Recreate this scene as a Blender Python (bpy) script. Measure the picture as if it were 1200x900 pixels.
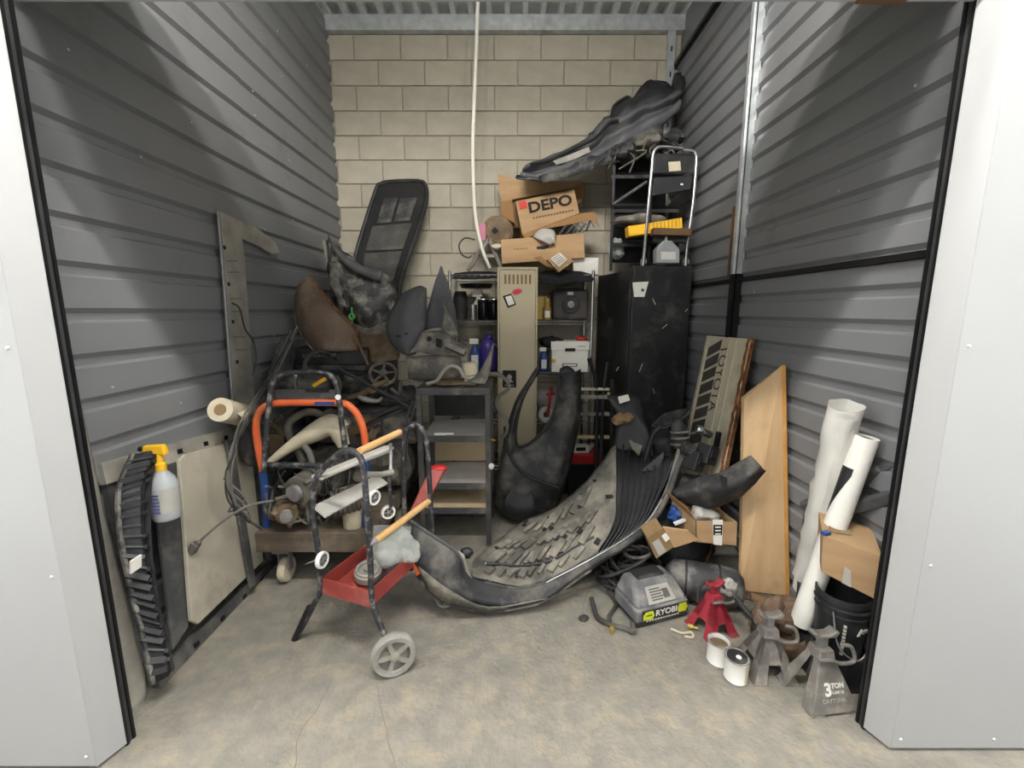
import bpy, bmesh, math, random
from mathutils import Vector, Matrix, noise
random.seed(11)
for o in list(bpy.data.objects): bpy.data.objects.remove(o)
scene = bpy.context.scene
COL = scene.collection

# ------------------------------------------------------------------ camera
EYE = Vector((0, 0, 1.5)); FPX = 509.0; PITCH = math.radians(9.5)
cd = bpy.data.cameras.new('camera'); cam = bpy.data.objects.new('camera', cd); COL.objects.link(cam)
cd.sensor_width = 36.0; cd.lens = FPX / 1200 * 36; cd.clip_start = 0.02
cam.location = EYE; cam.rotation_euler = (math.radians(90) - PITCH, 0, 0)
scene.camera = cam

# ------------------------------------------------------------------ world, lights, exposure
w = bpy.data.worlds.new('world'); scene.world = w; w.use_nodes = True
w.node_tree.nodes['Background'].inputs[0].default_value = (0.95, 0.97, 1.0, 1)
w.node_tree.nodes['Background'].inputs[1].default_value = 1.7
def strip_lamp(x, y, z, power, col=(1.0, 0.972, 0.93)):      # bare strip light: glows to all sides
    for k in range(4):
        l = bpy.data.lights.new('corridor_lamp', 'POINT'); l.energy = power / 4; l.color = col; l.shadow_soft_size = 0.06
        o = bpy.data.objects.new('corridor_lamp', l); COL.objects.link(o); o.location = (x - 0.48 + 0.32 * k, y, z)
strip_lamp(-0.05, 0.33, 3.82, 172)
strip_lamp(-0.05, 1.13, 3.66, 74)  # added lamp without a known source, brightens the front floor
strip_lamp(2.7, 0.33, 3.82, 60)  # unseen fill lamp added to the right
strip_lamp(-2.7, 0.33, 3.82, 80)  # unseen fill lamp added to the left
vs = scene.view_settings
vs.view_transform = 'Standard'; vs.look = 'None'; vs.gamma = 1.0; vs.use_curve_mapping = False
vs.exposure = 0.75

# ------------------------------------------------------------------ helpers
def V(*a): return Vector(a)
def ray(u, v):
    x = (u - 600) / FPX; y = -(v - 450) / FPX
    return Vector((x, math.cos(PITCH) + y * math.sin(PITCH), -math.sin(PITCH) + y * math.cos(PITCH)))
def P(u, v, Y): r = ray(u, v); return EYE + r * (Y / r.y)
def PZ(u, v, z): r = ray(u, v); return EYE + r * ((z - EYE.z) / r.z)
def PX(u, v, x): r = ray(u, v); return EYE + r * (x / r.x)
def PP(u, v, p0, n):
    r = ray(u, v); n = Vector(n); return EYE + r * ((Vector(p0) - EYE).dot(n) / r.dot(n))
def PL(pts, Y): return [P(a[0], a[1], a[2] if len(a) > 2 else Y) for a in pts]

def srgb(h):
    if isinstance(h, str):
        h = h.lstrip('#'); h = [int(h[i:i+2], 16) / 255 for i in (0, 2, 4)]
    return tuple(c / 12.92 if c <= 0.04045 else ((c + 0.055) / 1.055) ** 2.4 for c in h) + (1,)

def mat(name, c1, c2=None, rough=0.6, metal=0.0, scale=7.0, bump=0.0, bscale=45.0, dust=None, damt=0.5, dscale=4.0, alpha=1.0, trans=0.0, rnd=0.0, stretch=None, spec=0.4):
    m = bpy.data.materials.new(name); m.use_nodes = True
    nt = m.node_tree; N = nt.nodes; L = nt.links; b = N['Principled BSDF']
    b.inputs['Roughness'].default_value = rough; b.inputs['Metallic'].default_value = metal
    b.inputs['Specular IOR Level'].default_value = spec
    if alpha < 1: b.inputs['Alpha'].default_value = alpha
    if trans: b.inputs['Transmission Weight'].default_value = trans
    tc = N.new('ShaderNodeTexCoord'); co = tc.outputs['Object']
    if stretch:
        mp = N.new('ShaderNodeMapping'); mp.inputs['Scale'].default_value = stretch; L.new(co, mp.inputs[0]); co = mp.outputs[0]
    nz = N.new('ShaderNodeTexNoise'); nz.inputs['Scale'].default_value = scale; nz.inputs['Detail'].default_value = 6
    L.new(co, nz.inputs['Vector'])
    cr = N.new('ShaderNodeValToRGB'); cr.color_ramp.elements[0].position = 0.32; cr.color_ramp.elements[1].position = 0.68
    cr.color_ramp.elements[0].color = srgb(c1); cr.color_ramp.elements[1].color = srgb(c2 or c1)
    L.new(nz.outputs['Fac'], cr.inputs[0]); colr = cr.outputs[0]
    if dust:
        n2 = N.new('ShaderNodeTexNoise'); n2.inputs['Scale'].default_value = dscale; n2.inputs['Detail'].default_value = 9; n2.inputs['Roughness'].default_value = 0.65
        L.new(tc.outputs['Object'], n2.inputs['Vector'])
        r2 = N.new('ShaderNodeValToRGB'); r2.color_ramp.elements[0].position = 0.62 - 0.3 * damt; r2.color_ramp.elements[1].position = 0.85 - 0.25 * damt
        L.new(n2.outputs['Fac'], r2.inputs[0])
        mx = N.new('ShaderNodeMixRGB'); L.new(r2.outputs[0], mx.inputs[0]); L.new(colr, mx.inputs[1]); mx.inputs[2].default_value = srgb(dust)
        colr = mx.outputs[0]
        mr = N.new('ShaderNodeMapRange'); L.new(r2.outputs[0], mr.inputs[0]); mr.inputs[3].default_value = rough; mr.inputs[4].default_value = min(1, rough + 0.35)
        L.new(mr.outputs[0], b.inputs['Roughness'])
    if rnd:
        oi = N.new('ShaderNodeObjectInfo'); hv = N.new('ShaderNodeHueSaturation'); mr2 = N.new('ShaderNodeMapRange')
        L.new(oi.outputs['Random'], mr2.inputs[0]); mr2.inputs[3].default_value = 1 - rnd; mr2.inputs[4].default_value = 1 + rnd
        L.new(mr2.outputs[0], hv.inputs['Value']); L.new(colr, hv.inputs['Color']); colr = hv.outputs[0]
    L.new(colr, b.inputs['Base Color'])
    if bump:
        nb = N.new('ShaderNodeTexNoise'); nb.inputs['Scale'].default_value = bscale; nb.inputs['Detail'].default_value = 5
        L.new(co, nb.inputs['Vector'])
        bp = N.new('ShaderNodeBump'); bp.inputs['Strength'].default_value = bump; bp.inputs['Distance'].default_value = 0.01
        L.new(nb.outputs['Fac'], bp.inputs['Height']); L.new(bp.outputs[0], b.inputs['Normal'])
    return m

def cat1(p0, p1, p2, p3, t):
    return 0.5 * ((2 * p1) + (p2 - p0) * t + (2 * p0 - 5 * p1 + 4 * p2 - p3) * t * t + (3 * p1 - p0 - 3 * p2 + p3) * t ** 3)
def smooth(pts, n=5):
    pts = [Vector(p) for p in pts]
    if len(pts) < 3: return pts
    out = []
    for i in range(len(pts) - 1):
        a = pts[i - 1] if i else pts[0] * 2 - pts[1]
        d = pts[i + 2] if i + 2 < len(pts) else pts[-1] * 2 - pts[-2]
        for k in range(n): out.append(cat1(a, pts[i], pts[i + 1], d, k / n))
    out.append(pts[-1]); return out

class MB:
    def __init__(s): s.v = []; s.f = []; s.mi = []
    def add(s, vs, fs, mi=0):
        o = len(s.v); s.v += [Vector(x) for x in vs]
        for f in fs: s.f.append([i + o for i in f]); s.mi.append(mi)
        return s
    def hexa(s, b, t, mi=0):           # bottom ring of 4, top ring of 4
        return s.add(list(b) + list(t), [(3, 2, 1, 0), (4, 5, 6, 7), (0, 1, 5, 4), (1, 2, 6, 5), (2, 3, 7, 6), (3, 0, 4, 7)], mi)
    def box(s, c, size, rot=None, mi=0):
        c = Vector(c); x, y, z = [d / 2 for d in size]
        pts = [V(-x, -y, -z), V(x, -y, -z), V(x, y, -z), V(-x, y, -z), V(-x, -y, z), V(x, -y, z), V(x, y, z), V(-x, y, z)]
        if rot is not None:
            if not isinstance(rot, Matrix): rot = Matrix.Rotation(rot, 3, 'Z')
            pts = [rot @ p for p in pts]
        pts = [p + c for p in pts]
        return s.hexa(pts[:4], pts[4:], mi)
    def span(s, a, b, mi=0):
        a = Vector(a); b = Vector(b); return s.box((a + b) / 2, [abs(q) for q in (b - a)], None, mi)
    def bar(s, a, b, wd, ht, up=(0, 0, 1), mi=0):     # rectangular bar from a to b
        a = Vector(a); b = Vector(b); d = (b - a).normalized(); u = Vector(up)
        x = d.cross(u)
        if x.length < 1e-4: x = d.cross(V(1, 0, 0))
        x.normalize(); z = x.cross(d).normalized()
        x = x * wd / 2; z = z * ht / 2
        return s.hexa([a - x - z, a + x - z, a + x + z, a - x + z], [b - x - z, b + x - z, b + x + z, b - x + z], mi)
    def prism(s, poly, vec, mi=0):
        n = len(poly); vec = Vector(vec); poly = [Vector(p) for p in poly]
        return s.add(poly + [p + vec for p in poly], [tuple(range(n - 1, -1, -1)), tuple(range(n, 2 * n))] + [(i, (i + 1) % n, (i + 1) % n + n, i + n) for i in range(n)], mi)
    def tube(s, path, r, n=8, closed=False, sm=0, mi=0):
        path = smooth(path, sm) if sm else [Vector(p) for p in path]
        m = len(path); rr = r if isinstance(r, (list, tuple)) else None
        vs = []; prev = None
        for i, p in enumerate(path):
            if closed: t = path[(i + 1) % m] - path[i - 1]
            else: t = path[min(i + 1, m - 1)] - path[max(i - 1, 0)]
            if t.length < 1e-7: t = V(0, 0, 1)
            t.normalize()
            if prev is None:
                a = t.orthogonal().normalized()
            else:
                a = prev - t * prev.dot(t)
                a = a.normalized() if a.length > 1e-5 else t.orthogonal().normalized()
            prev = a; b = t.cross(a)
            if rr:
                q = i / (m - 1) * (len(rr) - 1); k = min(int(q), len(rr) - 2); R = rr[k] + (rr[k + 1] - rr[k]) * (q - k)
            else: R = r
            for j in range(n):
                g = 2 * math.pi * j / n; vs.append(p + (a * math.cos(g) + b * math.sin(g)) * R)
        fs = []
        for i in range(m if closed else m - 1):
            for j in range(n):
                i2 = (i + 1) % m
                fs.append((i * n + j, i * n + (j + 1) % n, i2 * n + (j + 1) % n, i2 * n + j))
        if not closed: fs += [tuple(range(n - 1, -1, -1)), tuple((m - 1) * n + j for j in range(n))]
        return s.add(vs, fs, mi)
    def lathe(s, prof, o, axis=(0, 0, 1), n=20, mi=0, cap=True):   # prof: list of (radius, height)
        axis = Vector(axis).normalized(); a = axis.orthogonal().normalized(); b = axis.cross(a); o = Vector(o)
        vs = []
        for r, h in prof:
            for j in range(n):
                g = 2 * math.pi * j / n; vs.append(o + axis * h + (a * math.cos(g) + b * math.sin(g)) * r)
        m = len(prof)
        fs = [(i * n + j, i * n + (j + 1) % n, (i + 1) * n + (j + 1) % n, (i + 1) * n + j) for i in range(m - 1) for j in range(n)]
        if cap: fs += [tuple(range(n - 1, -1, -1)), tuple((m - 1) * n + j for j in range(n))]
        return s.add(vs, fs, mi)
    def ring(s, c, axis, R, r, n=28, k=8, mi=0):
        axis = Vector(axis).normalized(); a = axis.orthogonal().normalized(); b = axis.cross(a); c = Vector(c)
        return s.tube([c + (a * math.cos(2 * math.pi * i / n) + b * math.sin(2 * math.pi * i / n)) * R for i in range(n)], r, k, True, mi=mi)
    def sheet(s, rows, sub=3, amp=0.0, nsc=8.0, mi=0):   # grid surface through rows of points
        rows = [[Vector(p) for p in r] for r in rows]
        g = [smooth(r, sub) for r in rows]
        cols = list(zip(*g)); g2 = [smooth(list(c), sub) for c in cols]
        nr = len(g2[0]); nc = len(g2)
        vs = [g2[j][i] for i in range(nr) for j in range(nc)]
        if amp:
            vs = [p + Vector((noise.noise(p * nsc), noise.noise(p * nsc + V(5, 3, 1)), noise.noise(p * nsc + V(9, 2, 7)))) * amp for p in vs]
        fs = [(i * nc + j, i * nc + j + 1, (i + 1) * nc + j + 1, (i + 1) * nc + j) for i in range(nr - 1) for j in range(nc - 1)]
        return s.add(vs, fs, mi)
    def blob(s, c, rad, amp=0.15, nsc=6.0, n=18, m=12, rot=None, mi=0, sq=1.0):
        c = Vector(c); vs = []
        for i in range(m + 1):
            th = math.pi * i / m
            for j in range(n):
                ph = 2 * math.pi * j / n
                d = V(math.sin(th) * math.cos(ph), math.sin(th) * math.sin(ph), math.cos(th))
                if sq != 1.0: d = V(*[math.copysign(abs(q) ** sq, q) for q in d])
                q = V(d.x * rad[0], d.y * rad[1], d.z * rad[2])
                q = q * (1 + amp * noise.noise(q * nsc + c * 3) + amp * 0.5 * noise.noise(q * nsc * 2.7 + c))
                if rot is not None: q = rot @ q
                vs.append(c + q)
        fs = [(i * n + j, (i + 1) * n + j, (i + 1) * n + (j + 1) % n, i * n + (j + 1) % n) for i in range(m) for j in range(n)]
        return s.add(vs, fs, mi)
    def build(s, name, m, parent=None, sm=False, bevel=0.0, solid=0.0, origin=None, subd=0):
        me = bpy.data.meshes.new(name)
        xs = [v.x for v in s.v]; ys = [v.y for v in s.v]; zs = [v.z for v in s.v]
        o = Vector(origin) if origin is not None else V((min(xs) + max(xs)) / 2, (min(ys) + max(ys)) / 2, min(zs))
        me.from_pydata([v - o for v in s.v], [], s.f); me.validate(); me.update()
        mats = m if isinstance(m, (list, tuple)) else [m]
        for q in mats: me.materials.append(q)
        if len(mats) > 1 and len(me.polygons) == len(s.mi):
            for p, k in zip(me.polygons, s.mi): p.material_index = k
        bm = bmesh.new(); bm.from_mesh(me); bmesh.ops.recalc_face_normals(bm, faces=bm.faces); bm.to_mesh(me); bm.free()
        if sm:
            for p in me.polygons: p.use_smooth = True
            if sm != 2: me.set_sharp_from_angle(angle=math.radians(38))
        ob = bpy.data.objects.new(name, me); COL.objects.link(ob)
        ob.location = o - wloc(parent)
        if parent is not None: ob.parent = parent
        if solid:
            md = ob.modifiers.new('solid', 'SOLIDIFY'); md.thickness = solid; md.offset = 0
        if bevel:
            md = ob.modifiers.new('bevel', 'BEVEL'); md.width = bevel; md.segments = 2; md.limit_method = 'ANGLE'
        if subd:
            md = ob.modifiers.new('sub', 'SUBSURF'); md.levels = subd; md.render_levels = subd
        return ob
def wloc(o):
    v = V(0, 0, 0)
    while o is not None: v = v + o.location; o = o.parent
    return v
def tag(o, label, cat, group=None):
    o['label'] = label; o['category'] = cat
    if group: o['group'] = group
    return o
def thing(name, label, cat, loc, group=None):
    o = bpy.data.objects.new(name, None); COL.objects.link(o); o.location = loc; o.empty_display_size = 0.05
    return tag(o, label, cat, group)
def struct(o): o['kind'] = 'structure'; return o
def text(body, size, m, parent, origin, right, up, name='lettering', ext=0.0006, bold=0.0, sx=1.0, align='CENTER'):
    c = bpy.data.curves.new('t', 'FONT'); c.body = body; c.size = size; c.extrude = ext; c.offset = bold
    c.align_x = align; c.align_y = 'CENTER'; c.resolution_u = 3
    tmp = bpy.data.objects.new('t', c); COL.objects.link(tmp)
    dg = bpy.context.evaluated_depsgraph_get(); dg.update()
    me = bpy.data.meshes.new_from_object(tmp.evaluated_get(dg)); bpy.data.objects.remove(tmp); bpy.data.curves.remove(c)
    r = Vector(right).normalized(); u = Vector(up).normalized(); n = r.cross(u).normalized(); u = n.cross(r)
    for v in me.vertices:
        p = v.co; v.co = r * p.x * sx + u * p.y + n * (p.z + 0.0015)
    me.materials.clear(); me.materials.append(m); me.name = name
    ob = bpy.data.objects.new(name, me); COL.objects.link(ob); ob.location = Vector(origin) - wloc(parent); ob.parent = parent
    return ob
def fillrow(mb, c00, c10, c11, c01):      # bilinear function on a quad
    def q(s, t): return (c00 * (1 - s) + c10 * s) * (1 - t) + (c01 * (1 - s) + c11 * s) * t
    return q

# ------------------------------------------------------------------ materials
M = {}
def mk(k, *a, **kw): M[k] = mat(k, *a, **kw)
mk('concrete', '#75726a', '#878277', rough=0.85, scale=12, bump=0.7, bscale=50, dust='#988e79', damt=0.4, dscale=9)
mk('block', '#a39c8b', '#b3ac9b', rough=0.9, scale=5, bump=0.35, bscale=60, rnd=0.05)
mk('mortar', '#8f897b', '#9d9788', rough=0.95, bump=0.3)
mk('wallmetal', '#78797a', '#808182', rough=0.42, metal=0.15, scale=1.5, dust='#6a6862', damt=0.1, dscale=2)
mk('galv', '#b5babb', '#d2d6d6', rough=0.33, metal=0.5, scale=14, dust='#9a988f', damt=0.2)
mk('deckmetal', '#c8cbca', '#dfe1df', rough=0.35, metal=0.2, scale=9)
mk('white_paint', '#a4a4a3', '#a9a9a8', rough=0.45, scale=1.0)
mk('trackblack', '#0c0c0d', '#151516', rough=0.4)
mk('trackgrey', '#3c3d3e', '#505152', rough=0.35, metal=0.5)
mk('black_plastic', '#1e1e20', '#2a2b2d', rough=0.5, dust='#4a4843', damt=0.25, bump=0.1)
mk('black_dusty', '#28282a', '#383838', rough=0.6, dust='#6f6b63', damt=0.55, dscale=7, bump=0.2)
mk('black_scuff', '#2c2c2d', '#3c3c3b', rough=0.5, dust='#a09b90', damt=0.48, dscale=11, bump=0.3)
mk('grey_tray', '#4a4844', '#69655e', rough=0.8, dust='#8a8578', damt=0.75, dscale=8, bump=0.3)
mk('black_metal', '#1d1e20', '#272829', rough=0.38, dust='#4e4d4a', damt=0.35, dscale=6)
mk('black_felt', '#1c1c1d', '#262626', rough=0.95, bump=0.4, bscale=120)
mk('grey_felt', '#3d3c3a', '#504e4a', rough=0.95, bump=0.4, dust='#6b675e', damt=0.35)
mk('grey_primer', '#47474a', '#525254', rough=0.6, dust='#77746c', damt=0.3, dscale=6)
mk('grey_dirty', '#4c4a46', '#6a665f', rough=0.75, dust='#9a9384', damt=0.6, dscale=9, bump=0.3)
mk('rust_panel', '#5a4a3b', '#78685a', rough=0.8, scale=4, dust='#8a7e6c', damt=0.35, dscale=5, bump=0.3)
mk('rust', '#4a2a16', '#8a5a34', rough=0.9, scale=30, bump=0.5)
mk('steel', '#77767a', '#8f8d8a', rough=0.45, metal=0.3, scale=18, dust='#a09a8c', damt=0.35)
mk('steel_dark', '#404142', '#505050', rough=0.5, metal=0.2, dust='#77736a', damt=0.45, dscale=9)
mk('chrome', '#b9bbbc', '#d2d3d3', rough=0.2, metal=0.95)
mk('alu_dirty', '#8a8780', '#a8a499', rough=0.55, metal=0.4, scale=9, dust='#b5ae9e', damt=0.5)
mk('offwhite_board', '#9a9484', '#aea796', rough=0.7, scale=3, dust='#7b7466', damt=0.35, dscale=3)
mk('tan_metal', '#b3a88c', '#bcb195', rough=0.42, scale=2, dust='#968b72', damt=0.15)
mk('tailgate', '#b8af97', '#c5bca4', rough=0.6, scale=5, dust='#8d836b', damt=0.35, dscale=5)
mk('stripe_dark', '#3f3c38', '#4b4843', rough=0.7)
mk('cardboard', '#a58561', '#b3946f', rough=0.85, scale=3, stretch=(1, 1, 6), rnd=0.08)
mk('cardboard_in', '#8c6a45', '#9a7850', rough=0.9, scale=3)
mk('cardboard_dark', '#7d6547', '#8f7553', rough=0.9, scale=5, dust='#a3957b', damt=0.3)
mk('plywood', '#b3936b', '#c0a27b', rough=0.65, scale=3, stretch=(6, 6, 0.7), bump=0.08, dust='#9a7850', damt=0.2)
mk('plywood_edge', '#b8823f', '#cf9a55', rough=0.7, scale=10)
mk('dowel', '#c49a64', '#d4ad78', rough=0.55, scale=10)
mk('wood_dark', '#4a4036', '#635648', rough=0.85, scale=5, stretch=(0.6, 6, 6), dust='#847a6a', damt=0.5)
mk('red_paint', '#84332d', '#9a453d', rough=0.55, dust='#8d6a60', damt=0.4, dscale=8)
mk('red_bright', '#a51d1d', '#b72a26', rough=0.45)
mk('blue_paint', '#1d3a74', '#294a86', rough=0.45, dust='#59606d', damt=0.3)
mk('orange_paint', '#c2542a', '#d2683a', rough=0.5, dust='#8d6a55', damt=0.3)
mk('orange_bright', '#e0642a', '#e8743a', rough=0.4)
mk('tube_black', '#2b2c30', '#3c3d42', rough=0.42, metal=0.3, dust='#a5a29a', damt=0.38, dscale=26)
mk('rubber', '#161617', '#222222', rough=0.8, dust='#4a4742', damt=0.3)
mk('wheel_grey', '#7d7a75', '#94918a', rough=0.75, scale=10, dust='#b5b0a4', damt=0.5)
mk('white_plastic', '#d8d6cf', '#e3e1da', rough=0.45)
mk('white_paper', '#dedbd2', '#e8e6de', rough=0.8)
mk('cream', '#bdb399', '#cfc6ae', rough=0.7, scale=9, dust='#8e8672', damt=0.35)
mk('yellow', '#e0a91e', '#ecb92c', rough=0.45)
mk('yellow_green', '#c8cf2a', '#d4da3c', rough=0.5)
mk('bottle_plastic', '#aeb2b4', '#bfc3c4', rough=0.3, alpha=0.85)
mk('print_blue', '#3a4a86', '#46569a', rough=0.5)
mk('blue_plastic', '#24447e', '#2f5290', rough=0.4)
mk('purple', '#3c2f78', '#4a3b8c', rough=0.4)
mk('green', '#5fae5a', '#6fbe68', rough=0.5)
mk('pink', '#b9748a', '#c88298', rough=0.7)
mk('black_gloss', '#0b0b0c', '#121213', rough=0.12)
mk('gold', '#a08a4a', '#b89f58', rough=0.4, metal=0.4)
mk('amber', '#8a6a2a', '#a07c34', rough=0.3)
mk('cable', '#2a2927', '#3a3835', rough=0.7, dust='#77726a', damt=0.4)
mk('cable_grey', '#57544f', '#6b6861', rough=0.7)
mk('white_cord', '#d9d5c6', '#e3dfd2', rough=0.6)
mk('engine', '#4d4a45', '#6b675f', rough=0.6, metal=0.4, scale=14, dust='#8d8676', damt=0.5, dscale=10)
mk('engine_brown', '#5a4a38', '#77644c', rough=0.75, scale=12, dust='#8d8068', damt=0.4, dscale=10)
mk('charger', '#5a5a5c', '#6c6c6e', rough=0.55, dust='#9a978f', damt=0.6, dscale=9)
mk('charger_dark', '#232324', '#2e2e2f', rough=0.55, dust='#77746c', damt=0.35)
mk('silver_label', '#9d9a92', '#b3b0a8', rough=0.5)
mk('red_stand', '#8e2430', '#a23440', rough=0.5, dust='#a08078', damt=0.3, dscale=12)
mk('grey_stand', '#6a6661', '#827d76', rough=0.65, metal=0.2, scale=12, dust='#a39c8e', damt=0.5, dscale=12)
mk('brown_cloth', '#5d4a3c', '#75604f', rough=0.9, scale=6, dust='#a8937c', damt=0.3, bump=0.3)
mk('bag_plastic', '#b5bab2', '#cdd2ca', rough=0.3, alpha=0.55)
mk('wrap_plastic', '#dcdad2', '#eae8e0', rough=0.25, alpha=0.8)
mk('ink', '#1a1817', '#221f1d', rough=0.8)
mk('ink_grey', '#4a4844', '#55534e', rough=0.8)
mk('print_red', '#c23a30', '#cc463a', rough=0.7)
mk('brown_strip', '#5b4430', '#6b5238', rough=0.8)
mk('tan_board', '#b8a484', '#c6b292', rough=0.8, scale=6)
mk('shelf_light', '#b5b2aa', '#cac7bf', rough=0.5, metal=0.2, scale=8)
mk('tank_dusty', '#2e2e30', '#45444a', rough=0.6, dust='#8d8981', damt=0.6, dscale=7)
mk('crack', '#6d6559', '#786f62', rough=0.95)
mk('speaker', '#2b2827', '#383433', rough=0.6, dust='#605b55', damt=0.4)
mk('cloth_black', '#1d1d1f', '#2a2a2d', rough=0.95, bump=0.4)

# ================================================================== SETTING
XL, XR, YB = -1.60, 1.44, 4.20
JL, JR = -1.345, 1.275          # door jambs
ZC = 3.98
mb = MB(); mb.span((-3.2, -1.6, -0.08), (3.2, 4.5, 0)); floor = struct(mb.build('floor', M['concrete'], origin=(0, 0, 0)))
for pts in ([(390, 795), (372, 830), (352, 860), (345, 900)], [(441, 795), (446, 830), (455, 865), (463, 900)], [(690, 690), (683, 710), (684, 722)]):
    path = smooth([PZ(a, b, 0.0008) for a, b in pts], 8)
    mb = MB(); vs = []
    for i, p in enumerate(path):
        wv = 0.0018 + 0.001 * noise.noise(p * 20); off = V(0.006 * noise.noise(p * 15), 0, 0)
        vs += [p + off - V(wv, 0, 0), p + off + V(wv, 0, 0)]
    mb.add(vs, [(2 * i, 2 * i + 1, 2 * i + 3, 2 * i + 2) for i in range(len(path) - 1)]).build('crack', M['crack'], floor)

# back wall of concrete blocks
mb = MB(); mb.span((-1.8, YB + 0.012, 0), (1.7, YB + 0.2, ZC)); wb = struct(mb.build('wall_back', M['mortar']))
BW, BH, JT = 0.4064, 0.2032, 0.010
meshes = {}
def block(x0, x1, z0):
    key = round(x1 - x0, 3)
    if key not in meshes:
        t = MB(); t.box((0, 0.05, 0), (x1 - x0 - JT, 0.10, BH - JT)); o = t.build('block', M['block'], wb, origin=(0, 0, 0), bevel=0.003)
        meshes[key] = o
    else:
        o = meshes[key].copy(); COL.objects.link(o)
    o.location = V((x0 + x1) / 2, YB + random.uniform(-0.0015, 0.0015), z0 + BH / 2) - wloc(wb)
    return o
for r in range(19):
    x = -1.70 + (BW / 2 if r % 2 else 0) - 0.08
    while x < XR + 0.1:
        a, b = max(x, XL - 0.02), min(x + BW, XR + 0.06)
        if b - a > 0.06: block(a, b, r * BH)
        x += BW

# corrugated steel side walls
def ribbed(name, x, sgn, y0, y1, z0, z1, parent=None, off=0.0, per=0.132, ph=0.02):
    prof = []
    z = z0; k = math.floor((z0 - ph) / per) * per + ph
    cuts = [(0.0, 0.018), (per - 0.058, 0.018), (per - 0.048, 0.0), (per - 0.020, 0.0), (per - 0.001, 0.018)]
    while k < z1:
        for dz, d in cuts:
            zz = k + dz
            if z0 <= zz <= z1: prof.append((zz, d))
        k += per
    prof = [(z0, 0.018)] + prof + [(z1, 0.018)]
    mb = MB(); n = len(prof); ny = 9
    ys = [y0 + (y1 - y0) * i / (ny - 1) for i in range(ny)]
    vs = []
    for y in ys:
        for zz, d in prof:
            wob = 0.004 * noise.noise(V(y * 1.3, zz * 0.6, x))
            vs.append(V(x + sgn * (d + off + wob), y, zz))
    fs = [(i * n + j, i * n + j + 1, (i + 1) * n + j + 1, (i + 1) * n + j) for i in range(ny - 1) for j in range(n - 1)]
    return mb.add(vs, fs).build(name, M['wallmetal'], parent, solid=0.002)
wl = MB().span((XL - 0.06, 1.36, 0), (XL - 0.03, 4.25, ZC)).build('wall_left', M['wallmetal']); struct(wl)
ribbed('panel', XL, 1, 1.36, 2.78, 0, ZC, wl, per=0.166, ph=0.02); ribbed('panel', XL, 1, 2.78, YB + 0.02, 0, ZC, wl, off=-0.004, per=0.166, ph=0.02)
wr = MB().span((XR + 0.03, 1.42, 0), (XR + 0.06, 4.25, ZC)).build('wall_right', M['wallmetal']); struct(wr)
ribbed('panel', XR, -1, 1.36, 2.80, 1.70, ZC, wr, off=0.0)
ribbed('panel', XR, -1, 1.36, 2.80, 0, 1.70, wr, off=-0.006)
ribbed('panel', XR, -1, 2.80, YB + 0.02, 1.70, 3.60, wr, off=-0.012)
ribbed('panel', XR, -1, 2.80, YB + 0.02, 0, 1.70, wr, off=-0.012)
MB().bar((XR - 0.018, 1.40, 1.695), (XR - 0.018, 3.75, 1.695), 0.030, 0.024).build('girt', M['trackblack'], wr)
mb = MB()
for i in range(46):
    s = random.random(); y = random.choice([1.7, 2.0, 2.3, 2.6, 2.9, 3.3, 3.7]) + random.uniform(-.03, .03); z = random.randint(4, 27) * 0.135 + 0.125
    if s < .55: mb.lathe([(0.006, 0), (0.005, 0.004)], (XL + 0.017, y, z), (1, 0, 0), 8)
    else: mb.lathe([(0.006, 0), (0.005, 0.004)], (XR - 0.017, y, z), (-1, 0, 0), 8)
mb.build('screws', M['galv'], wl)['kind'] = 'stuff'
# galvanised posts
def channel(name, x, y, z0, z1, m, wdt=0.075, dep=0.045):
    mb = MB()
    mb.span((x - dep, y - wdt / 2, z0), (x - dep + 0.004, y + wdt / 2, z1))
    mb.span((x - dep, y - wdt / 2, z0), (x, y - wdt / 2 + 0.004, z1)); mb.span((x - dep, y + wdt / 2 - 0.004, z0), (x, y + wdt / 2, z1))
    mb.span((x - dep - 0.006, y - 0.012, z0), (x - dep, y + 0.012, z1))
    return mb.build(name, m)
t1 = struct(channel('trim_1', XR - 0.01, 2.80, 1.73, ZC, M['galv']))
t2 = struct(channel('trim_2', XR - 0.01, 2.80, 0, 1.73, M['trackblack']))
MB().bar((XR - 0.03, 2.88, 1.72), (XR - 0.03, 2.88, 2.15), 0.02, 0.035).build('brown_strip', M['brown_strip'], t1)
t3 = MB().span((1.335, YB - 0.05, 1.9), (1.345, YB, ZC - 0.12)).span((1.335, YB - 0.055, 1.9), (1.40, YB - 0.05, ZC - 0.12)).span((1.39, YB - 0.05, 1.9), (1.40, YB, ZC - 0.12)).build('trim_3', M['galv']); struct(t3)
mb = MB()
for k in range(8): mb.span((1.362, YB - 0.0565, 2.3 + k * 0.2), (1.374, YB - 0.0548, 2.34 + k * 0.2))
mb.build('slots', M['trackblack'], t3)
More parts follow.
